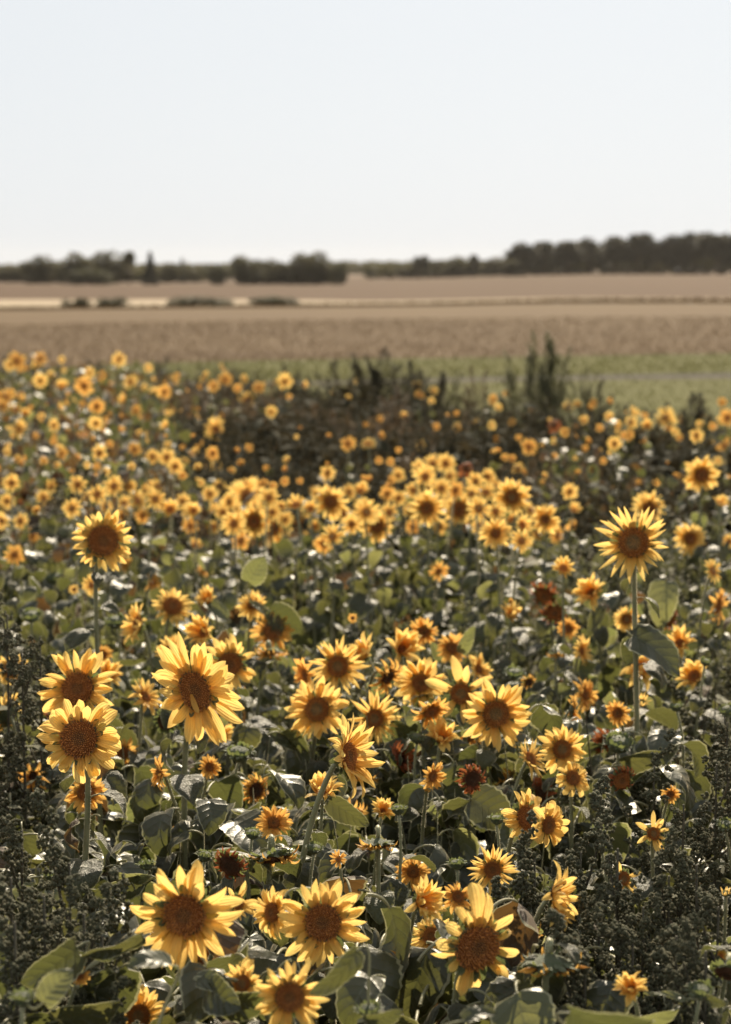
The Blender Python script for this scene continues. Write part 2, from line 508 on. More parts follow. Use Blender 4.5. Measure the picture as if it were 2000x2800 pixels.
for k_, mk in (('disc', 'disc'), ('disc_green', 'disc_green'), ('disc_dark', 'disc_dark')):
    DISCS[k_] = [disc_geo('d', 330, s_).mesh('disc', (M[mk],), False) for s_ in range(2)]
    DISCS[k_ + '_lo'] = [disc_lo(s_).mesh('disc', (M[mk],)) for s_ in range(2)]
CALYX = {('open', False): [calyx_geo('open', 20, s_).mesh('flower_head', (M['calyx'],)) for s_ in range(4)],
         ('open', True): [calyx_geo('open', 10, s_, True).mesh('flower_head', (M['calyx'],)) for s_ in range(3)],
         ('bud', False): [calyx_geo('bud', 15, s_).mesh('bud', (M['calyx'],)) for s_ in range(3)],
         ('bud', True): [calyx_geo('bud', 9, s_, True).mesh('bud', (M['calyx'],)) for s_ in range(2)]}

def ring_geo(kind, tilt, count, seed, rin=0.80, L=1.9, jit=0.35):
    """all ray petals of a small distant head in one mesh"""
    r_ = random.Random(seed); mb = MB()
    for row in range(2):
        for k in range(count):
            phi = 2 * math.pi * (k + 0.5 * row) / count + r_.uniform(-.12, .12)
            if r_.random() < 0.06: continue
            g = petal_geo({'n': .15, 's': .10, 'b': .2, 'w': .13}[kind], r_.uniform(-.3, .6) if kind != 'w' else r_.uniform(.4, 2), r_.uniform(-.4, .4), 0.35, 'n', 5, 2, ph=r_.uniform(0, 6))
            v = rot_place(g[0], phi, tilt + r_.uniform(-jit, jit) * 0.6, rin, -0.05 - 0.04 * row, L * r_.uniform(.8, 1.15))
            aa = g[2].copy(); aa[:, 2] = r_.random()
            mb.add(v, g[1], aa)
    return mb
RINGS = {}
for kind_, tilt_ in (('open', 0.22), ('cup', 0.95), ('half', 1.2), ('nod', -0.1)):
    for matk in ('petal', 'petal_old', 'petal_rust'):
        RINGS[kind_, matk] = [ring_geo('w' if kind_ == 'nod' else 'n', tilt_, 12 if kind_ != 'half' else 8, s_).mesh('petal_ring', (M[matk],)) for s_ in range(3)]

# leaf variants: (mesh data for objects, raw arrays for the merged undergrowth)
LEAVES = []; LEAVES_LO = []
for i_ in range(14):
    r_ = random.Random(100 + i_)
    kw = dict(W=r_.uniform(.68, .88), droop=r_.uniform(1.0, 2.4), fold=r_.uniform(-.1, .6), curl=r_.uniform(.0, .8), wav=r_.uniform(.02, .07), ph=r_.uniform(0, 6),
              pth=r_.uniform(.3, 1.0), side=r_.uniform(-.35, .35), roll=r_.uniform(-.7, .7))
    LEAVES.append(leaf_geo(petiole=r_.uniform(.25, .5), **kw))
    kw2 = dict(kw); kw2['serr'] = False
    LEAVES_LO.append(leaf_geo(petiole=0, nu=6, nv=4, **kw2))
LEAF_ME = {mk: [make_mesh('leaf', g[0], g[1], g[2], (M[mk],)) for g in LEAVES] for mk in ('leaf', 'leaf_pale')}
LEAF_ME_LO = {mk: [make_mesh('leaf', g[0], g[1], g[2], (M[mk],)) for g in LEAVES_LO] for mk in ('leaf', 'leaf_pale')}
w_ = leaf_geo(W=.5, droop=2.4, fold=.9, curl=1.2, wav=.12, petiole=.3, roll=1.0, ph=1.0)
w2_ = leaf_geo(W=.42, droop=2.9, fold=.7, curl=1.5, wav=.15, petiole=.3, roll=-1.3, ph=3.0)
LEAF_DEAD = [make_mesh('leaf', g[0], g[1], g[2], (M['leaf_dead'],)) for g in (w_, w2_)]

def frame_from_normal(n, roll):
    n = Vector(n).normalized()
    up = Vector((0, 0, 1)) - n * n.z
    if up.length < 1e-3: up = Vector((0, 1, 0))
    up.normalize(); rt = up.cross(n)
    m = Matrix((rt, up, n)).transposed()        # columns x, y, z
    return m @ Matrix.Rotation(roll, 3, 'Z')

def set_local(o, loc, rot3, s):
    o.matrix_basis = Matrix.Translation(loc) @ rot3.to_4x4() @ Matrix.Diagonal((s, s, s, 1) if isinstance(s, (int, float)) else (*s, 1))

def frond_geo(seed, n=150):
    """a leafy upright shoot of unit height"""
    r_ = random.Random(seed); V = []; k1, k2 = r_.uniform(-.25, .25), r_.uniform(-.25, .25)
    for i in range(n):
        t = r_.random() ** .8; w = r_.uniform(0, 6.28); rad = (.16 * (1 - t) + .03) * r_.uniform(.1, 1)
        c = Vector((k1 * t * t + math.cos(w) * rad, k2 * t * t + math.sin(w) * rad, t))
        q = Vector((math.cos(w), math.sin(w), r_.uniform(.4, 1.6))).normalized(); b = q.cross(Vector((0, 0, 1))).normalized() * r_.uniform(.014, .028); L = r_.uniform(.05, .11)
        V += [tuple(c), tuple(c + q * L * .5 + b), tuple(c + q * L), tuple(c + q * L * .5 - b)]
    return np.array(V), np.arange(4 * n).reshape(-1, 4), np.full((4 * n, 3), .5)

def build_head(root, center, n, D, style, seed, hi, disc_ratio=0.40, ragged=False):
    """flower_head (calyx) > disc, petal ...; center and n in root space / world axes"""
    r_ = random.Random(seed)
    R = D * 0.5
    rot = frame_from_normal(n, r_.uniform(0, 6.28) if style not in 't' else 0.38)
    if ragged: rot = frame_from_normal(n, 0.0)
    if style == 'k':
        o = obj('bud', r_.choice(CALYX['bud', not hi]), root); set_local(o, center, rot, R * 0.80); return o
    rd = R * disc_ratio * 0.92
    if style == 'h': rd = R * 0.34
    head = obj('flower_head', r_.choice(CALYX['bud' if style == 'h' else 'open', not hi]), root)
    sc_head = (rd, rd, rd) if style != 't' else (rd * 0.98, rd * 1.42, rd)
    set_local(head, center, rot, sc_head)
    dk = {'g': 'disc_green', 'x': 'disc_dark', 'r': 'disc_dark', 'n': 'disc_dark'}.get(style, 'disc')
    if style in 'osp' and r_.random() < 0.35: dk = 'disc_green'
    I3 = Matrix.Identity(3)
    if style != 'h':
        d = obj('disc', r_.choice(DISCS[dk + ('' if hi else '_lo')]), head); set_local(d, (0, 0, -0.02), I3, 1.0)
    matk = 'petal'
    if style in 'rn' : matk = 'petal_old' if r_.random() < .6 or style == 'n' else 'petal_rust'
    if style == 'x': return head
    if style == 'R': matk = 'petal_rust'
    if style == 'O': matk = 'petal_old'
    if not hi:
        k = {'c': 'cup', 'h': 'half', 'n': 'nod', 'r': 'nod', 'R': 'nod'}.get(style, 'open')
        p = obj('petal_ring', r_.choice(RINGS[k, matk]), head)
        s = (1.0 / disc_ratio - 0.92) / 1.2 if style != 'h' else 1.0
        # keep the inner edge at the rim: scale about it
        set_local(p, (0, 0, 0), Matrix.Rotation(r_.uniform(0, 6), 3, 'Z'), 1.22 if style != 'h' else .8)
        return head
    L = (R - rd * 0.88) / rd                      # petal length in disc radii
    kind = {'s': 's', 'b': 'b', 'n': 'w', 'r': 'w', 'R': 'w', 't': 'n', 'h': 's'}.get(style, 'n')
    count = {'s': 17, 'b': 14, 't': 17, 'h': 9, 'p': 7, 'n': 15, 'g': 17}.get(style, 16)
    base_tilt = {'c': 0.95, 'h': 1.15, 'n': 0.1, 'p': 0.4, 'v': 0.62}.get(style, 0.20)
    for row in range(2):
        for k in range(count):
            if r_.random() < (0.05 if style not in 'npR' else 0.25): continue
            if ragged and (r_.random() < .2 or (row == 0 and k % 2)): continue
            if ragged: kind = r_.choice('wbbn')
            phi = 2 * math.pi * (k + 0.5 * row) / count + r_.uniform(-.10, .10)
            tilt = base_tilt + r_.uniform(-.22, .26) + (0.12 if row == 0 else -0.06)
            if style == 'n': tilt = r_.uniform(.25, 1.25)
            me = r_.choice(PETALS[kind, matk])
            p = obj('petal', me, head)
            ln = L * 1.13 * r_.uniform(.80, 1.12) * (0.93 if row == 0 else 1.03) * (1.0 if style != 'c' else 1.25)
            m = Matrix.Rotation(phi, 3, 'Z') @ Matrix.Rotation(-tilt, 3, 'Y') @ Matrix.Rotation(r_.uniform(-.35, .35), 3, 'X')
            wid = {'n': 1.0, 's': 1.05, 'b': 1.0, 'w': 1.0}[kind] * r_.uniform(.88, 1.15)
            set_local(p, (0.88 * math.cos(phi), 0.88 * math.sin(phi), -0.04 - 0.05 * row), m, (ln, ln * wid, ln))
    if ragged:                                    # one long petal standing straight up
        for ph_, ln_, kk, ww in ((1.62, 1.95, 3, 1.0), (1.35, 1.5, 6, .9), (-2.0, 1.35, 5, 1.0)):
            p = obj('petal', PETALS['b', matk][kk], head)
            set_local(p, (0.88 * math.cos(ph_), 0.88 * math.sin(ph_), 0), Matrix.Rotation(ph_, 3, 'Z') @ Matrix.Rotation(-.15, 3, 'Y'), (ln_, ln_ * ww * .8, ln_))
    if style == 't':                              # the stray petal growing in the middle of the double disc
        p = obj('petal', PETALS['b', 'petal'][2], head)
        set_local(p, (-0.30, -0.05, 0.30), Matrix.Rotation(-1.75, 3, 'Z') @ Matrix.Rotation(-.1, 3, 'Y'), 0.95)
    return head

def hairs(mb, path, radii, n, r_, ln=0.0022, w=0.00030, m=1):
    P = [Vector(p) for p in path]
    for _ in range(n):
        i = r_.randrange(len(P) - 1); t = r_.random()
        p = P[i].lerp(P[i + 1], t); d = (P[i + 1] - P[i]).normalized(); rad = radii[i] * (1 - t) + radii[i + 1] * t
        q = Vector((r_.uniform(-1, 1), r_.uniform(-1, 1), r_.uniform(-1, 1))); q = (q - d * q.dot(d))
        if q.length < .1: continue
        q.normalize(); b = d.cross(q) * w; b2 = d * w
        tip = p + q * (rad + ln * r_.uniform(.6, 1.4)) + d * r_.uniform(-.001, .001)
        o_ = p + q * rad * 0.97
        mb.add([o_ + b, o_ - b, tip[:]], [(0, 1, 2)], None, m)
        mb.add([o_ + b2, o_ - b2, tip[:]], [(0, 1, 2)], None, m)

FL = []       # masks of the listed flowers: (px, py, radius px, depth)
def leaf_clear(P, size, pad=0.45):
    """True where a leaf centred at P would not cover a listed flower that stands behind it"""
    x, y, d = project(P)
    ok = np.ones(len(x), bool)
    rl = 0.42 * np.asarray(size) * F / d
    for (fx, fy, fr, fd) in FL:
        hit = (d < fd - 0.01) & ((x - fx) ** 2 + (y - fy) ** 2 < (fr * 0.80 + rl * pad) ** 2)
        ok &= ~hit
    return ok

def build_plant(head_c, n, D, style, seed, hi, name='sunflower', ragged=False, nleaf=7, leafL=0.12, disc_ratio=0.42, lean=None, stem_r=None, thin=False, with_head=True):
    r_ = random.Random(seed * 7 + 1)
    c = Vector(head_c); n = Vector(n).normalized(); R = D * .5
    rd = R * disc_ratio
    back = {'k': 0.46, 'h': 0.25}.get(style, 0.62)
    rad_ref = R * 0.80 if style == 'k' else (R * .34 if style == 'h' else rd)
    P3 = c - n * (rad_ref * (0.72 if style in 'kh' else 0.60))
    if lean is None: lean = (r_.uniform(-.07, .07), r_.uniform(-.04, .10))
    rootp = Vector((P3.x - n.x * .08 + lean[0], P3.y - n.y * .08 + lean[1], 0))
    h = P3.z
    up = Vector((0, 0, 1))
    k = min(0.14, h * .3) * (1.0 if hi else .8)
    if n.z < -0.2: P2 = P3 - n * k * 0.9 + Vector((0, 0, 0.01))
    else: P2 = P3 - n * k * (0.55 if n.z < .4 or not hi else .3) - up * k * 0.75 + Vector((r_.uniform(-.05, .05), 0, 0)) * (1 if hi else 0)
    P1 = rootp + up * h * 0.45 + Vector((r_.uniform(-.06, .06), r_.uniform(-.03, .03), 0))
    path = bez(rootp, P1, P2, P3, 18 if hi else 7)
    sr = stem_r or (0.0026 + 0.0038 * min(R, .1) / .075)
    radii = [sr * (1.15 - 0.35 * i / (len(path) - 1)) for i in range(len(path))]
    if thin: radii = [q * .6 for q in radii]
    root = bpy.data.objects.new(name, None); link(root); root.location = rootp; root.empty_display_size = .05
    mb = MB()
    loc_path = [p - rootp for p in path]
    tv, tf = tube(loc_path, radii, 9 if hi else 5); mb.add(tv, tf)
    if hi and project(c)[2][0] < 6.0:
        hairs(mb, loc_path[len(path) // 3:], radii[len(path) // 3:], 420, r_)
    obj('stem', mb.mesh('stem', (M['stem'], M['hair'])), root)
    if with_head: build_head(root, c - rootp, n, D, style, seed, hi, disc_ratio, ragged)
    # leaves up the stem
    az = r_.uniform(0, 6.28)
    L_ = LEAF_ME if hi else LEAF_ME_LO
    for i in range(nleaf):
        t = 0.30 + 0.56 * (i + .5) / nleaf
        idx = t * (len(path) - 1); i0 = int(idx); p = path[i0].lerp(path[min(i0 + 1, len(path) - 1)], idx - i0)
        az += 2.4 + r_.uniform(-.4, .4)
        s = leafL * (1.15 - 0.62 * (i / max(nleaf - 1, 1)) ** 1.5) * r_.uniform(.8, 1.2)
        elev = r_.uniform(-.25, .55)
        m = Matrix.Rotation(az, 3, 'Z') @ Matrix.Rotation(-elev, 3, 'Y') @ Matrix.Rotation(r_.uniform(-.4, .4), 3, 'X')
        cen = p + m @ Vector((s * (0.8 if hi else .4), 0, -0.1 * s))
        if not leaf_clear([cen], s)[0]: continue
        q = r_.random(); matk = 'leaf_pale' if q < .15 else 'leaf'
        me = r_.choice(L_[matk]) if (q < .93 or not hi) else r_.choice(LEAF_DEAD)
        lf = obj('leaf', me, root); set_local(lf, p - rootp, m, s)
    return root, path

def explicit_leaf(root, path, px0, py0, px1, py1, roll, depth, matk='leaf', droop=0.5, fold=0.3, W=.8, toward=0.0, seed=0):
    """a leaf seen in the photograph from base to tip, joined to its stem by a petiole"""
    r_ = random.Random(seed)
    A = unproject(px0, py0, depth); B = unproject(px1, py1, depth - toward)
    x = (B - A); Ln = x.length; x.normalize()
    view = (Vector((0, 0, CAM_H)) - A).normalized()
    z = view - x * view.dot(x); z.normalize()
    z = Matrix.Rotation(roll, 3, x) @ z
    y = z.cross(x)
    m = np.array(Matrix((x, y, z)).transposed())
    g = leaf_geo(W=W, droop=droop, fold=fold, curl=r_.uniform(0, .4), petiole=0, wav=r_.uniform(.02, .05), ph=r_.uniform(0, 6), roll=r_.uniform(-.3, .3), nu=16)
    # start the blade rotated back by half of its droop so that base and tip lie where they are seen
    V = g[0]; tipv = V[-5]; ang = math.atan2(-tipv[2], tipv[0]); ln = math.hypot(tipv[0], tipv[2])
    ca, sa = math.cos(ang), math.sin(ang)
    V = np.stack([V[:, 0] * ca - V[:, 2] * sa, V[:, 1], V[:, 0] * sa + V[:, 2] * ca], 1) / ln
    V = V * Ln @ m.T + np.array(A)
    mb = MB(); mb.add(V - np.array(root.location), g[1], g[2])
    # petiole to the closest point a little lower on the stem
    best = min(path, key=lambda p: (p - A).length + max(0, p.z - A.z) * 2)
    d0 = best; mid = (A + best) * .5 + Vector((0, 0, 0.25 * (A - best).length))
    pp = bez(d0, d0.lerp(mid, .8), A - x * min(.05, Ln * .5), A, 8)
    tv, tf = tube([p - Vector(root.location) for p in pp], [.0026 - .0010 * i / 8 for i in range(9)], 6, False)
    mb.add(tv, tf, [(0, .9, .5)] * len(tv))
    obj('leaf', mb.mesh('leaf', (M[matk],)), root)
# ------------------------------------------------------------------ what stands where: x y span yaw pitch style [D disc] | label
# styles: o open, g green centre, s slim petals, b broad, c cupped, k bud, h bud half open, n nodding, r ragged rusty, x spent disc, t double, p few petals, O/R orange/rust
HERO = """
218 2021 224 2 8 b .155 .52 | big sunflower with blunt notched petals in front of another at left, thick pale stem
213 1883 212 -8 18 o .17 .46 | sunflower with long petals spread to the left, half hidden behind the blunt-petalled one
296 1850 88 18 45 c .09 .30 | small cupped sunflower tucked beside the long-petalled pair at left
283 1790 52 0 20 O .08 .4 | small orange flower just above the cupped bloom behind the pair
534 1890 224 4 8 t .165 .40 | double-headed sunflower with two fused brown discs and a stray petal across them
629 1816 150 12 6 o .14 .48 | round sunflower with wide disc above and right of the double-disc bloom
377 1706 120 -50 18 v .13 .42 | sunflower turned sideways on a hooked stem, above the double-disc bloom
472 1658 112 6 28 o .125 .5 | dark-centred sunflower behind the sideways one, its lower half cut by a leaf
16 1950 128 -128 25 o .13 .5 | sunflower seen from behind at the left edge, green bracts showing
235 2167 118 4 -8 O .12 .45 | orange sunflower low below the blunt-petalled bloom, half covered by a curled leaf
437 2112 92 -62 0 O .11 .4 | orange flower peeping from behind a big dark leaf, below the double bloom
655 2060 78 10 78 k .085 | closed green spiky bud standing upright, centre left among big leaves
317 1700 60 -10 70 k .08 | spiky green bud next to the sideways sunflower
147 1580 60 0 75 k .09 | blurred green bud with pale bracts below the round dark-disc sunflower
86 1685 58 0 70 k .09 | green bud at the far left above the dark weeds
455 1972 84 -8 -5 x .12 .62 | spent brown disc without petals below the double bloom
573 2098 66 20 20 O .09 .4 | little orange flower behind leaves, left of the upright spiky bud
924 1822 158 -6 14 s .15 .40 | sunflower with slim separate petals, topmost of the central cluster
868 1940 172 -22 20 g .155 .44 | sunflower with green-hearted disc and pointed petals in the centre, on a leaning hairy stem
1025 1965 148 4 12 s .15 .37 | slim-petalled sunflower between the leaning one and the two bright ones
952 2068 226 58 8 v .16 .40 | big sunflower in profile facing right, petals fanned, below the leaning one
1152 1868 140 10 8 o .135 .38 | round sunflower with many petals partly behind the bright pointed-petal one
1098 1776 108 18 30 c .11 .30 | cupped young sunflower with green bracts, high in the centre cluster
1160 1728 84 -28 -28 O .10 .4 | orange sunflower nodding left behind the cupped young one
1236 1772 92 20 10 O .11 .4 | orange flower crossed by a pale upright leaf
1262 1897 186 -4 12 p .17 .34 | bright sunflower with few broad pointed petals, behind the right one of the pair
1356 1952 190 4 10 g .165 .43 | bright full sunflower with green-centred disc right of the centre, tall hairy stem
1206 2021 100 4 42 c .11 .3 | flower opening upward behind leaves, below the two bright blooms
883 2170 98 0 62 c .11 .3 | low flower opening straight up beside the profile sunflower
1047 2218 66 0 45 c .09 .3 | slim orange petals standing up low in the centre
1184 2122 90 52 0 O .10 .4 | orange flower turned away behind the tall stem of the green-centred bloom
1292 2130 92 12 -10 r .10 .5 | shrivelled orange head close to the tall hairy stem
1141 2018 52 0 80 k .065 | small bud wrapped in upright leaves at the centre
745 1725 116 8 12 O .13 .45 | orange sunflower partly hidden under a drooping green leaf
740 1785 96 10 -66 n .11 .45 | drooping orange head just under the leaf-covered one
1537 2049 134 4 10 o .135 .43 | sunflower with rust disc right of the tall-stemmed bloom, leaf tip across it
1567 2128 98 20 26 b .11 .46 | small sunflower facing up right, directly under the leaf-crossed one
1451 2074 116 48 25 s .12 .35 | side-turned sunflower with upright slim petals left of the leaf-crossed one
1440 2236 150 34 12 b .15 .48 | sunflower with broad curled petals and oval disc, twin of the one behind it
1500 2256 132 38 8 b .14 .4 | sunflower mostly behind the broad-curled one, petals spreading right
1752 1832 108 0 46 c .115 .25 | cup-shaped sunflower with upright petals above the half-open bud at right
1752 1924 76 16 55 h .09 .4 | half-open bud with short yellow fringe and green bracts at right
1399 1682 68 -6 45 c .085 .3 | small cupped yellow flower on a thin stem before the dark gap
1517 1676 84 10 -20 R .11 .55 | rusty red withered head hanging behind the tall stems at right
1490 1630 104 -30 -30 R .13 .5 | big brown drooping head with burnt orange petals at right
1554 1719 62 -14 5 O .09 .4 | small orange flower under the rusty withered heads
1714 1693 76 -10 12 o .10 .42 | yellow flower low between the tall stems at right
1832 1692 72 24 -5 R .11 .5 | rust-coloured head behind a hanging pale leaf at right
1619 1622 94 -42 20 c .11 .35 | half side-on sunflower left of the tall-stemmed giant, green back toward it
1964 1657 96 52 -5 O .12 .45 | orange petals turned away at the right edge beside a stem
1692 2034 84 12 72 k .085 | large green spiky bud on a branching stem at right with curling leaves
1408 1842 56 10 70 k .085 | green bud above a reddish withered head in the dark gap
1446 1866 50 20 -20 r .08 .5 | reddish withered head under the bud in the dark gap
1520 1790 54 0 -72 n .09 .45 | small nodding orange flower hanging over brown stems
1566 1943 92 82 0 O .12 .4 | orange sunflower edge-on behind the bright full bloom
1690 1950 74 -30 0 O .10 .4 | orange petals hidden behind the half-open bud
1700 2133 92 12 -12 R .12 .55 | dark rusty spent head behind the branching bud stem
1834 2172 52 0 0 O .09 .4 | small orange flower in the shade of the dark weeds at right
1990 1944 50 0 60 k .08 | green bud at the right edge above the dark weeds
1787 2280 110 4 22 p .115 .36 | small starry sunflower with sparse pointed petals standing over dark weeds
1705 2403 112 12 14 p .115 .38 | starry sunflower half covered by dark weed sprigs
1520 2452 176 52 10 v .14 .40 | sunflower in profile facing right above the dark weeds, bracts on its left
1347 2379 132 0 18 w .12 .38 | sunflower with thin curved petals behind the big ragged one
1727 2704 92 -20 50 c .09 .3 | ruffled yellow flower opening low at the bottom right
1507 2640 190 10 -84 n .15 .62 | large blurred head hanging face down, silver green back, bottom right
1916 2712 74 10 75 k .06 | blurred fat bud near the bottom right corner
1985 2444 56 -10 65 h .075 .4 | half-open bud with orange tips at the right edge over weeds
1985 2258 56 0 75 k .075 | small green bud at the right edge level with the starry flower
1988 2660 100 -30 -40 x .09 .7 | dark round nodding head cut by the bottom right edge
1972 2612 44 10 30 c .06 .3 | tips of orange petals at the right edge near the bottom
883 2523 240 4 8 o .165 .46 | large blurred sunflower at the bottom centre, even golden petals
745 2495 140 -48 10 o .14 .4 | blurred sunflower half hidden behind the large bottom centre one
1305 2590 250 36 2 R2 .19 .56 | very large ragged sunflower with curled petals and one standing up, bottom right of centre
792 2726 196 16 10 o .13 .45 | blurred orange-yellow sunflower cut by a leaf at the bottom edge
665 2690 130 -40 20 o .10 .4 | blurred petals at the bottom edge left of the leaf-cut sunflower
1150 2467 124 52 22 c .115 .3 | sunflower in profile opening right with dark green back, behind the ragged giant
749 2250 104 10 34 O .11 .35 | golden flower leaning up behind the large drooping head
750 2345 152 16 -70 n .15 .62 | large drooping head with green bracts on top and orange petals hanging
1035 2310 124 6 -80 n .13 .55 | drooping flower with petals hanging like a skirt, centre bottom
629 2366 112 -10 -30 r .13 .6 | dark red dried head under a bent stem
1253 2452 90 10 20 O .10 .4 | petals and leaf tips showing between the profile flower and the ragged giant
505 2502 292 -2 2 o .16 .44 | biggest blurred sunflower at the bottom left, wide dark disc, petals pointing down
650 2468 118 18 25 p .11 .35 | petals of a flower beside the biggest blurred one
220 2668 54 10 10 O .07 .4 | little orange flower low among dark weeds at bottom left
926 2350 44 -20 10 O .07 .4 | little orange flower between dark leaves in the centre
282 1478 168 4 8 o .155 .54 | round sunflower with very wide dark disc standing alone at left
160 1310 62 0 5 x .13 .75 | spent dark brown disc on a tall stalk, upper left
75 1355 56 10 -10 r .13 .6 | half-bare brown head with a leaf across it, upper left
1733 1484 208 -3 10 s .185 .44 | tall sunflower with many long slim petals, high at the right
1776 1390 96 8 10 o .15 .42 | sunflower right behind the top of the tall slim-petalled one
1919 1299 100 0 8 o .15 .42 | sunflower standing clear on its own stem, upper right
1888 1472 90 4 12 o .13 .4 | small sunflower right of the tall slim-petalled one
1401 1359 104 -2 10 o .15 .43 | largest bloom in the right part of the middle band
1256 1392 92 2 8 o .15 .5 | sunflower with wide even disc in the middle band
1167 1390 104 0 14 o .15 .38 | sunflower with tall upright petals in the middle band
1031 1439 92 4 4 o .15 .46 | round sunflower in the centre of the middle band
904 1372 98 4 14 o .15 .42 | sunflower in the middle band with a green leaf lying across its top
747 1448 76 0 4 o .14 .5 | sunflower facing straight out, left of two others in the middle band
695 1426 92 0 10 o .15 .45 | full sunflower overlapping its neighbour at the left of the middle band
816 1437 74 0 8 o .14 .46 | round sunflower on a straight stalk in the middle band
674 1353 80 0 8 o .15 .44 | sunflower topping the left group of the middle band
591 1173 62 0 2 o .15 .38 | bright round sunflower above the dark weeds, upper centre left
326 982 44 8 4 o .15 .35 | round sunflower rising above the far edge against the stubble field
677 1093 46 -4 4 o .15 .38 | bright little sunflower left of the dark weed patch
1822 1142 50 0 6 o .15 .42 | far sunflower with clear dark centre at the right
52 1173 55 0 8 o .15 .35 | bright far sunflower near the left edge
1232 1142 30 40 10 O .14 .3 | upper of two slanting yellow heads in the dark weeds
1142 1056 45 30 20 o .15 .3 | tall far flower rising over the dark weeds, centre
1554 1114 55 0 20 c .16 .3 | far cupped sunflower beneath the tall feathery weed
1875 1205 56 -6 6 o .15 .38 | far sunflower overlapping another on the right side
"""
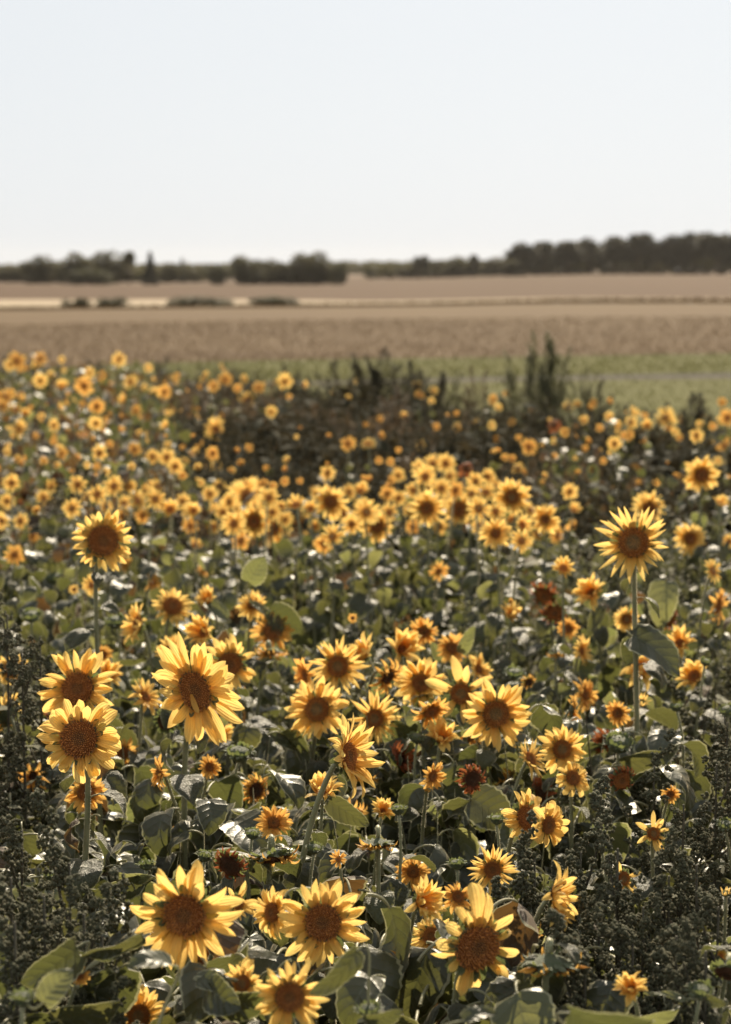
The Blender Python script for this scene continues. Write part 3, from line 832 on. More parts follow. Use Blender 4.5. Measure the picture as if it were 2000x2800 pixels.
REST = """
312 1329 65 0 8 o;213 1325 55 10 8 o;267 1351 58 0 12 o;198 1390 56 0 12 o;377 1368 72 40 8 o;425 1364 62 10 10 o;466 1392 68 0 14 c;32 1320 50 10 8 o;5 1424 50 0 8 o;56 1424 48 -20 10 o
40 1517 56 0 8 O;272 1238 48 0 8 o;170 1240 36 50 8 O;418 1248 42 0 20 o;457 1250 48 10 20 o;480 1275 46 10 8 o;521 1438 48 20 8 O;515 1398 46 0 8 o;416 1592 56 10 8 O;340 1538 48 40 -5 O
474 1545 40 20 -20 R;534 1492 52 20 30 c;558 1558 48 30 -30 O;203 1612 32 0 20 o;627 1372 52 -10 10 o;640 1432 76 -10 12 o;896 1293 46 0 8 o;909 1467 76 -5 14 o;885 1487 56 -30 -5 O;962 1433 62 0 8 o
1003 1400 82 6 14 o;1310 1390 74 10 8 o;1163 1303 70 0 14 o;1146 1280 50 0 8 o;1184 1267 52 0 14 o;1219 1267 60 10 14 o;1275 1282 52 0 8 r;988 1342 62 0 40 c;736 1360 58 30 10 o;810 1381 76 0 24 c
1200 1562 56 10 -10 O;810 1632 38 0 -10 R;965 1690 30 0 0 O;1228 1497 40 0 30 O;1301 1316 52 0 8 o;1335 1303 44 10 8 o;1258 1308 34 0 0 x;682 1224 26 0 8 O;758 1226 30 20 0 O;952 1213 46 0 10 O
1008 1213 44 0 20 o;1152 1217 34 0 8 o;779 1316 28 0 8 O;659 1265 26 0 8 O;723 1320 26 30 8 O;1356 1398 62 0 10 o;1356 1459 92 0 10 o;1427 1478 72 0 12 o;1492 1420 84 -10 16 o;1429 1435 66 0 14 c
1559 1344 46 20 8 o;1681 1213 42 0 8 o;1447 1222 50 20 8 o;1416 1282 36 0 8 o;1347 1308 34 20 20 c;1518 1247 18 0 8 O;1964 1260 28 0 8 o;1990 1273 30 0 8 o;1981 1217 40 10 10 o;1972 1377 56 0 40 c
1994 1480 46 0 8 o;1541 1553 78 10 20 c;1580 1536 46 10 20 O;1570 1395 50 10 30 c;1524 1463 52 -60 0 O;1567 1441 48 20 -40 n;1343 1644 42 0 30 O;1397 1644 22 0 8 O;1090 1362 46 0 10 o;1120 1395 48 0 10 o
1208 1335 56 10 20 o;1246 1340 50 0 10 O;1330 1345 60 10 20 o;1275 1440 44 10 -10 O;1100 1450 40 0 10 O;860 1440 46 10 20 c;768 1385 46 0 20 c;590 1392 46 -10 20 c;1385 1500 40 0 -10 O;660 1478 60 -20 10 O
46 986 52 10 8 o;28 998 36 0 20 o;60 1004 30 0 8 O;111 980 42 0 14 o;98 998 28 0 8 o;169 983 22 0 8 o;406 1006 28 0 8 c;111 1040 42 0 8 o;139 1025 28 0 8 o;169 1059 50 0 30 c
231 1056 56 0 8 O;246 1019 34 20 8 o;277 1028 34 40 8 o;357 1043 46 0 8 o;397 1059 20 0 8 o;425 1071 32 -20 8 o;450 1071 40 20 8 o;480 1040 28 20 20 o;342 1093 44 20 20 c;265 1111 45 0 8 o
15 1086 50 0 20 o;43 1120 45 0 10 o;71 1130 36 0 20 c;114 1139 25 0 8 o;163 1114 36 30 20 c;262 1157 40 0 8 o;148 1163 40 -30 8 o;179 1148 28 0 20 O;372 1123 34 0 8 O;228 1188 40 0 30 O
459 1130 22 0 8 o;542 1142 30 0 8 o;456 1166 42 0 20 c;400 1194 36 60 8 o;369 1228 40 10 20 c;329 1176 30 40 8 O;212 1250 26 40 8 O;560 1031 38 0 20 o;610 1009 38 0 14 o;616 1037 40 20 20 o
585 1056 34 0 8 O;650 1062 30 20 -10 O;668 1037 28 0 14 o;683 1003 32 0 8 o;708 1059 36 30 20 O;742 1126 34 20 14 o;779 1043 48 0 8 o;831 1053 32 50 8 o;911 1074 18 0 8 o;973 1042 16 0 8 o
954 1086 20 0 8 o;533 1234 22 0 8 o;582 1240 40 0 14 o;591 1277 38 30 8 o;542 1277 30 0 20 c;99 1191 20 0 8 O;148 1206 24 0 8 O;8 1110 40 0 10 O;30 1075 30 10 10 O;62 1090 26 0 8 o
1148 1080 32 10 20 O;1185 1068 28 0 8 o;1208 1069 16 0 8 o;1180 1096 22 0 8 o;1105 1134 26 0 14 o;1040 1145 22 0 8 O;1250 1170 32 40 8 o;1249 1131 18 0 8 O;1044 1191 28 0 8 O;1194 1166 24 0 8 O
1302 1152 18 0 8 o;1348 1093 34 0 8 O;1363 1114 24 0 8 o;1383 1077 20 0 8 O;1400 1074 16 0 8 o;1440 1069 22 0 8 O;1456 1123 24 0 14 O;1579 1105 30 0 20 c;1622 1102 32 30 8 O;1668 1096 22 0 8 O
1665 1139 30 0 8 o;1514 1163 46 0 8 r;1545 1182 30 0 14 O;1597 1148 30 0 20 o;1730 1130 50 0 24 c;1727 1154 38 0 8 o;1770 1163 40 0 14 c;1862 1148 28 20 20 o;1720 1188 36 0 8 o;1905 1191 42 20 8 o
1914 1160 25 0 8 o;1990 1142 50 0 8 o;1975 1100 26 0 8 x;1345 1163 28 20 8 o;1357 1200 24 20 8 O;1400 1154 22 0 8 O;1348 1234 22 20 8 o;1517 1247 20 0 8 O;1154 1207 30 50 8 O;1037 1259 24 0 8 O
1068 1262 26 0 8 O;1419 1197 22 0 8 O;1456 1216 26 20 8 O;1640 1170 26 0 8 O;1690 1160 24 0 8 o;1830 1172 30 0 -10 r;1950 1165 26 0 8 O;1940 1215 30 0 -10 x;1760 1205 24 0 8 O;1600 1225 22 0 8 O
300 1215 26 0 8 O;120 1260 26 0 8 O;20 1235 26 0 8 o;60 1265 24 0 8 O;360 1275 26 0 8 o;290 1290 28 0 8 o;500 1300 30 0 8 O;550 1320 26 20 8 o;140 1330 40 0 10 o;100 1395 32 0 10 O
335 1410 40 10 -10 O;250 1400 36 0 10 O;290 1385 40 0 10 o;390 1410 44 10 -10 O;430 1330 40 0 20 o;355 1330 40 0 10 o;600 1330 40 0 20 o;560 1400 40 10 -10 O;1940 1340 34 10 -10 O;1850 1300 22 0 8 O
1650 1260 22 0 8 O;1580 1290 20 0 8 O;1490 1300 24 0 8 o;1320 1260 30 0 10 o;1380 1250 24 0 10 O;900 1190 18 0 8 O;820 1170 16 0 8 O;1000 1160 18 0 8 O;1090 1230 20 0 8 O;460 1215 24 0 8 o
530 1395 54 0 20 c;575 1350 46 10 10 o;610 1400 50 -10 14 o;585 1440 44 10 14 o;640 1390 50 0 20 o;700 1385 48 0 16 o;745 1400 50 10 14 o;780 1420 46 -10 10 o;850 1390 52 10 20 c;870 1350 44 0 16 o
940 1405 50 0 14 o;955 1345 46 10 20 o;990 1380 44 -10 10 o;1065 1400 54 0 14 o;1060 1350 44 10 10 O;1130 1340 48 0 20 o;1130 1440 44 0 8 O;1205 1440 46 10 10 o;1220 1370 46 0 20 o;1290 1350 52 -10 14 o
1310 1440 50 0 10 o;1355 1330 44 0 20 o;1450 1395 48 10 14 o;1400 1420 46 0 14 c;1470 1460 46 20 14 o;1180 1330 50 0 24 c;1090 1300 40 0 14 o;1230 1300 44 0 20 o;1010 1310 34 0 20 o;840 1310 30 10 8 O
240 1360 44 0 20 o;340 1375 44 10 14 o;400 1345 42 -10 14 o;440 1385 46 0 20 c;120 1360 44 10 10 o;20 1370 44 0 20 o;500 1370 44 0 14 o;90 1465 44 10 -10 O;560 1460 40 0 0 O;1610 1430 40 0 20 O
1060 1850 96 38 -20 n;1000 1790 80 -30 20 c;835 1845 84 -62 0 O;1310 1830 76 50 10 o;1180 1945 90 10 -30 O;1100 2075 88 -50 -20 r;960 2215 92 10 -60 n;700 2160 84 40 -20 r;600 2010 72 0 30 c;150 1965 76 -50 -10 R
90 2120 84 20 -30 n;335 2060 76 30 -20 O;398 1905 84 50 20 o;470 1780 76 -10 20 o;560 1730 84 -40 10 c;640 1905 78 30 -60 n;1290 2010 84 40 -10 O;1480 2170 90 -40 -30 r;1600 1900 76 50 10 O;1650 2030 74 30 -20 R
1900 1850 78 -40 20 c;1950 1560 76 30 10 o;1590 1780 70 50 10 o;1860 1760 74 -40 30 c;250 1600 66 -30 10 o;30 1830 80 50 10 o;570 1640 72 -40 30 c;690 1655 70 20 30 o;430 2275 80 30 -50 n;900 2480 96 -60 20 O
1180 2560 100 -30 30 o;560 2620 120 50 20 o;1440 2560 90 30 -50 n;380 2780 140 -30 20 o;1080 2640 90 40 -40 r;1130 2385 80 -50 20 O;1385 2130 80 40 -50 n;1000 2120 76 -40 -70 n
"""
# x0 y0 (base) x1 y1 (tip) roll depth-offset material droop fold width : leaves one can point at in the photograph
LEAF_SPEC = """
338 1925 348 2012 0.2 0 pale 0.5 0.5 .75
452 1942 452 1996 -.3 0 leaf .5 .8 .7
420 1795 452 1830 0.3 0 pale .4 .4 .8
345 2065 395 2145 .1 0 leaf .5 .3 1.0
500 2050 480 2155 .2 0 leaf .6 .4 .95
430 1968 330 2005 .6 0 leaf .9 .3 .55
455 2010 385 2010 -.2 0 leaf .4 .2 1.2
735 1905 737 1998 .1 0 pale .3 .5 .5
90 1945 5 2065 .7 0 leaf .4 .5 .42
285 2140 190 2158 .9 0 leaf 1.2 .4 .55
150 2195 245 2300 .3 0 leaf .5 .4 .75
20 2225 90 2320 .2 0 leaf .8 .5 .9
170 2275 255 2310 .5 0 leaf 1.5 .3 .9
400 2270 345 2385 .1 0 leaf .3 .2 1.05
405 2395 310 2385 1.0 0 pale .6 .3 .45
470 2225 395 2260 .5 0 leaf 1.0 .3 .9
550 2250 430 2330 .3 0 leaf .7 .3 .75
250 2190 190 2265 .5 0 leaf 1.2 .4 .8
395 2190 545 2225 .6 0 leaf 1.2 .3 .60
600 2140 480 2160 .9 0 pale .8 .4 .5
655 2150 560 2175 .5 0 leaf .7 .4 .85
380 2400 240 2435 .8 0 leaf .7 .5 .5
380 2430 215 2450 1.1 0 leaf .3 .3 .35
520 2355 440 2395 .7 0 leaf .9 .5 .5
700 2030 770 2000 .7 0 leaf .9 .5 .6
805 2045 720 2000 .6 0 leaf .8 .5 .4
690 2085 780 2070 .8 0 leaf .9 .4 .6
820 2150 920 2060 .4 0 leaf .3 .5 .35
780 2130 850 2165 .5 0 leaf .9 .4 .8
1065 2110 955 2095 .7 0 leaf .8 .3 .65
1070 2030 1045 1975 .1 0 pale .6 .5 .6
1150 2020 1285 1990 .8 0 pale .6 .5 .25
1160 2070 1305 2058 .9 0 leaf 1.1 .4 .45
1260 2090 1150 2070 .7 0 leaf 1.2 .4 .6
1290 2200 1170 2250 .5 0 leaf .8 .4 .55
1240 2265 1095 2305 .8 0 leaf .4 .4 .35
1290 2185 1400 2255 .3 0 leaf .7 .3 .9
1252 2335 1265 2430 .2 0 leaf .4 .4 1.1
1262 1785 1298 1710 0 0 pale .2 .3 .42
1205 1805 1180 1755 .2 0 pale .3 .4 .6
1012 2255 1010 2195 .1 0 leaf .2 .5 .4
895 2340 965 2345 .6 0 leaf .8 .4 .5
930 2240 800 2265 .7 0 leaf .6 .4 .45
900 2190 1010 2255 .4 0 leaf .6 .3 .5
1350 2095 1465 2145 .4 0 leaf .7 .3 .6
1345 2150 1395 2215 .3 0 pale .5 .5 .6
1640 2045 1522 2015 .8 0 leaf .9 .3 .4
1700 2090 1815 2055 .6 0 leaf .4 .4 .55
1705 2060 1755 2055 1.0 0 leaf .5 .4 .4
1500 1910 1575 1880 .6 0 pale .6 .4 .6
1490 1925 1430 1895 .4 0 pale .6 .5 .8
1650 1905 1648 1855 .1 0 pale .3 .4 1.0
1720 1945 1655 1950 .9 0 leaf 1.0 .5 .5
1725 1990 1800 1980 .8 0 leaf .7 .4 .7
1750 2180 1640 2175 .6 0 leaf .9 .3 .7
1810 1900 1760 1955 .3 0 leaf .9 .4 .9
1820 1590 1805 1720 .1 0 pale .6 .4 .62
1650 1660 1610 1745 .4 0 leaf .9 .5 .4
1655 1590 1620 1640 .6 0 leaf .9 .5 .4
1730 1740 1860 1850 .6 0 leaf 1.3 .3 .65
630 1545 518 1510 .8 0 pale .9 .4 .42
655 1560 695 1535 .3 0 pale .6 .5 .6
680 1590 725 1520 .2 0 pale .5 .5 .8
740 1670 828 1725 .3 0 leaf .9 .3 .85
735 1690 680 1645 .8 0 pale .7 .4 .5
620 1690 545 1640 .7 0 pale .8 .4 .5
400 1800 300 1810 1.0 0 leaf .3 .3 .3
1100 2500 965 2530 .7 0 leaf 1.0 .5 .55
975 2600 850 2720 .9 0 leaf .7 .4 .5
600 2750 760 2720 .6 0 leaf .8 .4 .6
330 2600 215 2600 .8 0 leaf .7 .5 .4
210 2590 55 2690 .7 0 leaf 1.0 .5 .7
390 2560 220 2615 1.0 0 leaf .4 .4 .4
470 2640 345 2650 .9 0 leaf .9 .4 .5
70 2540 5 2520 .7 0 pale .6 .4 .6
120 2740 200 2650 .4 0 pale .9 .4 .7
570 2700 660 2760 .4 0 leaf .7 .3 .8
540 2680 640 2700 .5 0 leaf .7 .5 .6
160 2790 330 2740 .7 0 leaf .9 .4 .6
1000 2790 1100 2760 .8 0 leaf .9 .4 .6
1270 2790 1360 2770 .8 0 leaf .9 .4 .5
1560 2770 1790 2790 .8 0 leaf .9 .5 .55
1700 2780 1860 2750 .9 0 pale .9 .4 .5
1880 2730 1760 2715 .9 0 pale .4 .3 .2
1930 2730 1990 2745 .6 0 leaf .8 .4 .5
1310 2050 1225 2100 .5 0 leaf .7 .3 .6
"""
SHORT = [  # short names of landmarks for the labels of the smaller flowers
 (282, 1478, 'the lone wide-disc sunflower'), (160, 1310, 'the bare brown disc on a stalk'), (1733, 1484, 'the tall slim-petalled sunflower'),
 (1919, 1299, 'the sunflower standing clear at upper right'), (1888, 1472, 'the small bloom beside the tall slim-petalled one'), (1401, 1359, 'the biggest bloom of the middle band'), (1256, 1392, 'the even wide-disc bloom of the middle band'),
 (1167, 1390, 'the upright-petalled bloom of the middle band'), (1031, 1439, 'the round central bloom'), (904, 1372, 'the bloom with a leaf across its top'),
 (747, 1448, 'the straight-facing bloom of the middle band'), (674, 1353, 'the bloom topping the left group'), (591, 1173, 'the bright round sunflower over the weeds'),
 (326, 982, 'the round sunflower against the stubble'), (677, 1093, 'the bright little sunflower by the weed patch'), (1822, 1142, 'the dark-centred far sunflower at right'),
 (52, 1173, 'the bright far sunflower by the left edge'), (1142, 1056, 'the tall far flower over the weeds'), (1554, 1114, 'the cupped flower under the feathery weed'),
 (1232, 1142, 'the two slanting yellow heads'), (1875, 1205, 'the far overlapping sunflower at right'), (46, 986, 'the far corner clump at left'), (1490, 1630, 'the big brown drooping head'),
 (218, 2021, 'the big blunt-petalled sunflower'), (534, 1890, 'the double-disc sunflower'), (868, 1940, 'the green-hearted leaning sunflower'), (924, 1822, 'the slim-petalled top bloom'),
 (1356, 1952, 'the bright full sunflower'), (952, 2068, 'the profile sunflower'), (1537, 2049, 'the leaf-crossed sunflower'), (1440, 2236, 'the broad-curled sunflower'), (655, 2055, 'the upright spiky bud'),
 (1787, 2280, 'the starry sunflower'), (1752, 1832, 'the cup-shaped sunflower'), (1692, 2034, 'the large spiky bud'), (750, 2345, 'the large drooping head'), (883, 2523, 'the large bottom centre sunflower'),
 (1305, 2590, 'the ragged giant sunflower'), (505, 2502, 'the biggest blurred sunflower'), (1035, 2310, 'the skirt-like drooping flower'), (1262, 1902, 'the broad few-petalled sunflower'), (377, 1706, 'the sideways sunflower'), (1399, 1682, 'the small cupped flower by the dark gap')]

def yawpitch(yaw, pitch):
    a, b = math.radians(yaw), math.radians(pitch)
    return Vector((math.sin(a) * math.cos(b), -math.cos(a) * math.cos(b), math.sin(b)))

def words_for(x, y, d, style, yaw, landmarks, used_by):
    size = 'tiny' if d < 24 else 'little' if d < 36 else 'small' if d < 52 else 'medium'
    colour = {'O': 'orange', 'r': 'withered', 'n': 'drooping orange', 'R': 'rust-brown', 'x': 'bare dark', 'c': 'yellow cup-shaped'}.get(style, 'yellow')
    kind = 'sunflower' if style != 'x' else 'disc'
    face = ' turned right' if yaw >= 30 else ' turned left' if yaw <= -30 else ''
    for lx, ly, name in sorted(landmarks, key=lambda q: math.hypot(q[0] - x, q[1] - y))[:7]:
        dx, dy = x - lx, y - ly
        if abs(dx) + abs(dy) < 2: continue
        r = math.hypot(dx, dy); near = 'just ' if r < 75 else 'well ' if r > 190 else ''
        a = math.degrees(math.atan2(-dy, dx)) % 360
        dirn = ['right of', 'up and right of', 'above', 'up and left of', 'left of', 'down and left of', 'below', 'down and right of'][int(((a + 22.5) % 360) // 45)]
        lab = f'{size} {colour} {kind}{face} {near}{dirn} {name}'
        if len(lab.split()) <= 16 and lab not in used_by: return lab
    return lab
# ------------------------------------------------------------------ the listed sunflowers
REC = []
used = set(); SMALL = []
for line in HERO.strip().splitlines():
    a, lab = line.split('|'); p = a.split()
    x, y, d, yaw, pit = map(float, p[:5]); st = p[5]; D = float(p[6]); dr = float(p[7]) if len(p) > 7 else .42
    if st not in 'knhtR': yaw += rng.gauss(0, 7); pit += rng.uniform(-6, 10)
    REC.append([x, y, d, yaw, pit, st, D, dr, lab.strip()]); used.add(lab.strip())
for tok in REST.replace('\n', ';').split(';'):
    p = tok.split()
    if not p: continue
    x, y, d, yaw, pit = map(float, p[:5])
    if d <= 33 and p[5] != 'x' and (d <= 26 or rng.random() < .75):
        SMALL.append((x, y, d, yaw, pit, p[5])); continue
    if d < 60: d *= 1.08
    dr_ = rng.uniform(.30, .50) if y > 1640 else 0
    if y > 1640: d *= 1.2
    if y < 1250: yaw += rng.gauss(0, 28); pit += rng.uniform(-25, 25); p[5] = 'O' if rng.random() < .3 else p[5]
    lab = words_for(x, y, d, p[5], yaw, SHORT, used); used.add(lab)
    REC.append([x, y, d, yaw + rng.gauss(0, 14), pit + rng.uniform(-8, 16), p[5], 0, dr_ or .33, lab])
for R_ in REC:
    x, y, d, yaw, pit, st, D, dr, lab = R_
    D0 = D
    if D == 0:
        zt = 1.0 + rng.uniform(-.05, .05)
        dep = depth_for_z(y, zt)
        D = d * dep / F
        D = min(max(D, 0.085), 0.175)
    dep = D * F / d
    if y > 1650:
        dz = depth_for_z(y, 0.99 if y < 2420 else 1.06)
        dep = dz * min(max(dep / dz, 0.98), 1.22) * (1.11 if D0 == 0 else 1.0)
    P = unproject(x, y, dep)
    if P.z < 0.40: dep = depth_for_z(y, 0.40)
    if P.z > 1.28: dep = depth_for_z(y, 1.28)
    R_[6] = dep * d / F
    R_.append(dep)
    rr = d * .5 * (.75 if st in 'kh' else 1.0) * (0.9 if abs(yaw) < 40 else 0.75)
    if D0 == 0 and y > 1640: rr *= .45
    FL.append((x, y, rr, dep))
DEBUG = False
PLANTS = []
for i, (x, y, d, yaw, pit, st, D, dr, lab, dep) in enumerate(REC):
    hi = d >= 84 or (y > 1600 and d >= 50)
    n = yawpitch(yaw, pit)
    style = st; thin = False
    if st == 'R2': style = 'b'
    if st == 'w': style = 's'
    c = unproject(x, y, dep)
    near = dep < 7
    L = 0.095 if near else 0.11
    root, path = build_plant(c, n, D, style, 1000 + i, hi, ragged=(st == 'R2'), nleaf=10 if near else 6, leafL=L * rng.uniform(.85, 1.15), disc_ratio=dr)
    tag(root, lab, 'sunflower', 'sunflowers growing in the field')
    PLANTS.append((root, path, x, y, dep))
# ------------------------------------------------------------------ leafy plants without a flower yet, low in front
LP = [(60, 2620, 2.55, .97, 'leafy plant with broad blurred leaves in the bottom left corner'), (200, 2700, 2.45, .93, 'leafy plant with pale leaf tips along the bottom edge at left'),
      (420, 2740, 2.6, .90, 'leafy plant under the biggest blurred sunflower'), (1010, 2690, 2.7, .90, 'leafy plant between the bottom centre bloom and the ragged giant'),
      (1150, 2740, 2.55, .92, 'leafy plant with rounded leaves on the bottom edge at the centre'), (1620, 2740, 2.5, .92, 'leafy plant under the hanging silver head'),
      (1800, 2720, 2.55, .92, 'leafy plant with a bright curled leaf at the bottom right'), (400, 2330, 3.7, .80, 'leafy plant with big rounded leaves below the double bloom'),
      (140, 2290, 3.7, .78, 'leafy plant between the blunt-petalled bloom and the weeds'), (560, 2240, 3.75, .80, 'leafy plant with broad dark leaves left of the drooping head'),
      (1250, 2270, 3.7, .80, 'leafy plant with dark glossy leaves below the tall hairy stem'), (1090, 2150, 4.0, .82, 'leafy plant with wide leaves in the very centre'),
      (1640, 2230, 4.0, .78, 'leafy plant in shade left of the starry flower'), (1360, 2160, 4.0, .80, 'leafy plant beside the side-turned slim-petalled flower'),
      (690, 2230, 3.9, .80, 'leafy plant around the foot of the upright spiky bud'), (860, 2260, 3.8, .80, 'leafy plant under the profile sunflower'),
      (1850, 1900, 4.8, .85, 'leafy plant at right behind the half-open bud'), (1930, 1780, 5.2, .88, 'leafy plant by the right edge with glinting leaves')]
for i, (x, y, dep, zt, lab) in enumerate(LP):
    c = unproject(x, y, dep); c.z = min(c.z, zt)
    root, path = build_plant(c, Vector((rng.uniform(-.2, .2), rng.uniform(-.2, .2), 1)), 0.035, 'k', 5000 + i, True, name='sunflower_plant', nleaf=14, leafL=rng.uniform(.09, .115))
    tag(root, lab, 'sunflower plant', 'young leafy sunflower plants'); PLANTS.append((root, path, x, y, dep))

# leaves one can point at in the photograph
for i, line in enumerate(LEAF_SPEC.strip().splitlines()):
    p = line.split(); x0, y0, x1, y1, roll, off = map(float, p[:6]); mk = {'pale': 'leaf_pale', 'leaf': 'leaf'}[p[6]]
    droop, fold, W = map(float, p[7:10])
    def cost(pl):
        X, Y, d_ = project([q[:] for q in pl[1]])
        return min(np.hypot(X - x0, Y - y0 - 20)) + (60 if pl[4] > 6.5 else 0) + (400 if y0 > 2540 and pl[4] > 2.95 else 0)
    pl = min(PLANTS, key=cost)
    X, Y, dd = project([q[:] for q in pl[1]])
    j = int(np.argmin(np.hypot(X - x0, Y - y0)))
    explicit_leaf(pl[0], pl[1], x0, y0, x1, y1, roll * rng.choice((-1, 1)), dd[j] - 0.02 + off, mk, droop, fold, W, toward=rng.uniform(-.02, .05), seed=i)

# ------------------------------------------------------------------ merged undergrowth (uncountable)
def fbm(x, y, s, o=0.0):
    return noise.noise(Vector((x / s + o, y / s - o * 1.7, o)))
def edge_y(s):
    """how far the planted field reaches, by lateral slope s = x / y"""
    px = 1000 + s * F
    pts = [(-900, 25.5), (0, 24.0), (600, 21.0), (800, 18.5), (1100, 17.0), (1400, 16.0), (1700, 15.0), (2000, 14.3), (2900, 13.5)]
    return float(np.interp(px, [p[0] for p in pts], [p[1] for p in pts]))
def weedy(x, y):
    """0..1: how much the dark weeds have taken over here"""
    px = 1000 + F * x / y
    w = 0.0
    if 9.6 < y < 24: w = max(w, min(1.15, (px - 430) / 200, (1620 - px) / 200, (y - 9.6) / 1.0), min(.5, (px - 1300) / 150))
    if 7.2 < y < 9.8: w = max(w, .8 * min(1, (px - 1430) / 120, (1950 - px) / 150))
    if 5.3 < y < 6.3: w = max(w, .75 * min(1, (px - 600) / 150, (1500 - px) / 150))
    if y < 5.5: w = max(w, min(.32, (px - 1500) / 150, (y - 2.8) * 2, (3.8 - y) * 3), min(.35, (200 - px) / 150, (y - 2.9) * 3, (3.5 - y) * 3))
    if 4.2 < y < 6.5: w = max(w, .7 * min(1, (px - 1850) / 100), .6 * min(1, (110 - px) / 100))
    return max(0.0, w + 0.25 * fbm(x, y, 1.3, 3.1))

def mats_of(az, el, ro):
    ca, sa, ce, se, cr, sr = np.cos(az), np.sin(az), np.cos(el), np.sin(el), np.cos(ro), np.sin(ro)
    z0, o1 = np.zeros_like(ca), np.ones_like(ca)
    Rz = np.array([[ca, -sa, z0], [sa, ca, z0], [z0, z0, o1]]).transpose(2, 0, 1)
    Ry = np.array([[ce, z0, -se], [z0, o1, z0], [se, z0, ce]]).transpose(2, 0, 1)
    Rx = np.array([[o1, z0, z0], [z0, cr, -sr], [z0, sr, cr]]).transpose(2, 0, 1)
    return Rz @ Ry @ Rx
def scatter_mesh(name, variants, P, R, S, mats, midx=None):
    """merge transformed copies of quad patches into one mesh"""
    P = np.asarray(P); S = np.asarray(S); k = nr.randint(0, len(variants), len(P))
    V = []; Q = []; A = []; MI = []; n = 0
    for vi, g in enumerate(variants):
        sel = np.where(k == vi)[0]
        if not len(sel): continue
        v = np.asarray(g[0]); f = np.asarray(g[1]); a = np.asarray(g[2])
        W = np.einsum('nij,vj->nvi', R[sel], v) * S[sel][:, None, None] + P[sel][:, None, :]
        V.append(W.reshape(-1, 3)); m = len(v)
        Q.append((f[None] + (np.arange(len(sel)) * m)[:, None, None]).reshape(-1, f.shape[1]) + n)
        aa = np.repeat(a[None], len(sel), 0).copy(); aa[:, :, 2] = nr.rand(len(sel))[:, None]
        A.append(aa.reshape(-1, 3)); n += len(sel) * m
        if midx is not None: MI.append(np.repeat(midx[sel], len(f)))
    return make_mesh(name, np.vstack(V), np.vstack(Q), np.vstack(A), mats, True, np.concatenate(MI) if midx is not None else None)

lp, la, le, lr, ls, lm = [], [], [], [], [], []
stem_segs = []
wp, wh, wb = [], [], []
y = 1.9
while y < 26:
    step = 0.11 if y < 5 else 0.14 if y < 8 else 0.18 if y < 14 else 0.23
    xw = y * 0.26 + 1.5
    x = -xw
    while x < xw:
        px = x + nr.uniform(-.5, .5) * step; py = y + nr.uniform(-.5, .5) * step; x += step
        if py > edge_y(px / py): continue
        w = weedy(px, py)
        if nr.rand() < w:
            wp.append((px, py)); wh.append(min(0.98, 0.72 + 0.25 * fbm(px, py, .9, 7.7) + nr.uniform(-.12, .12)) * (1.0 if py > 9 else .88 if py > 4.2 else .74)); wb.append(fbm(px, py, 1.1, 9.3))
            if nr.rand() < (0.2 if py < 9 else .85): continue
        ht = (0.88 if py > 10 else 0.80 if py > 7 else 0.77 if py > 3.2 else 0.84) + 0.16 * fbm(px, py, .8, 1.3) + nr.uniform(-.06, .06)
        ht -= 0.12 * w
        u_ = 1000 + F * px / py
        if 5.3 < py < 7.7 and 600 < u_ < 1560: ht -= .30 * min(1, (py - 5.3) * 2, (7.7 - py) * 2.5, (u_ - 600) / 100, (1560 - u_) / 100)
        if nr.rand() < (0 if py < 3.4 else .8 if py < 6 else .35): stem_segs.append((px, py, ht))
        nl = 6 if py < 6 else 6 if py < 12 else 5
        a0 = nr.rand() * 6.28
        for i in range(nl):
            t = (i + .5) / nl
            zz = ht * (0.42 + .58 * t); a0 += 2.4
            s = (0.165 if py < 3.3 else 0.150 if py < 4.5 else .130 if py < 6 else .115 if py < 12 else .13) * (1.15 - .5 * t) * nr.uniform(.7, 1.25)
            lp.append((px, py, zz)); la.append(a0 + nr.uniform(-.4, .4)); le.append(nr.uniform(-.75, .45)); lr.append(nr.uniform(-.45, .45)); ls.append(s)
            q_ = nr.rand(); lm.append((0 if q_ < .86 else 1 if q_ < .96 else 2) if py < 9 else (0 if q_ < .58 else 1 if q_ < .62 else 2))
    y += step
lp = np.array(lp); la = np.array(la); le = np.array(le); lr = np.array(lr); ls = np.array(ls); lm = np.array(lm)
R_ = mats_of(la, le, lr)
cen = lp + np.einsum('nij,j->ni', R_, np.array([0.55, 0, -.1])) * ls[:, None]
ok = leaf_clear(cen, ls)
near = lp[:, 1] < 5.5
def sub(g): return [(a, [f for f in b if len(f) == 4], c) for a, b, c in g]
mid_leaves = [leaf_geo(petiole=0, nu=10, nv=6, W=random.Random(i).uniform(.68, .88), droop=random.Random(i + 9).uniform(.9, 2.3), fold=random.Random(i + 19).uniform(.1, .6), curl=random.Random(i + 29).uniform(0, .7), ph=i, roll=random.Random(i + 39).uniform(-.7, .7), side=random.Random(i + 49).uniform(-.3, .3)) for i in range(12)]
small = [leaf_geo(petiole=0, nu=4, nv=2, serr=False, W=.75, droop=d_, fold=.3, curl=.3, ph=d_ * 3) for d_ in (.9, 1.3, 1.7, 2.2)]
foliage = bpy.data.objects.new('sunflower_foliage', None); link(foliage)
tag(foliage, 'dense mass of dark green sunflower leaves and stalks filling the field', 'foliage', kind='stuff')
far_ = lp[:, 1] > 10
for nm, sel, var in (('near_leaves', near & ok, sub(LEAVES)), ('leaves', ~near & ~far_ & ok, sub(LEAVES_LO)), ('far_leaves', far_ & ok, small)):
    obj('leaves', scatter_mesh('leaves', var, lp[sel], R_[sel], ls[sel], (M['leaf'], M['leaf_pale'], M['leaf_dead']), lm[sel]), foliage)
mb = MB()
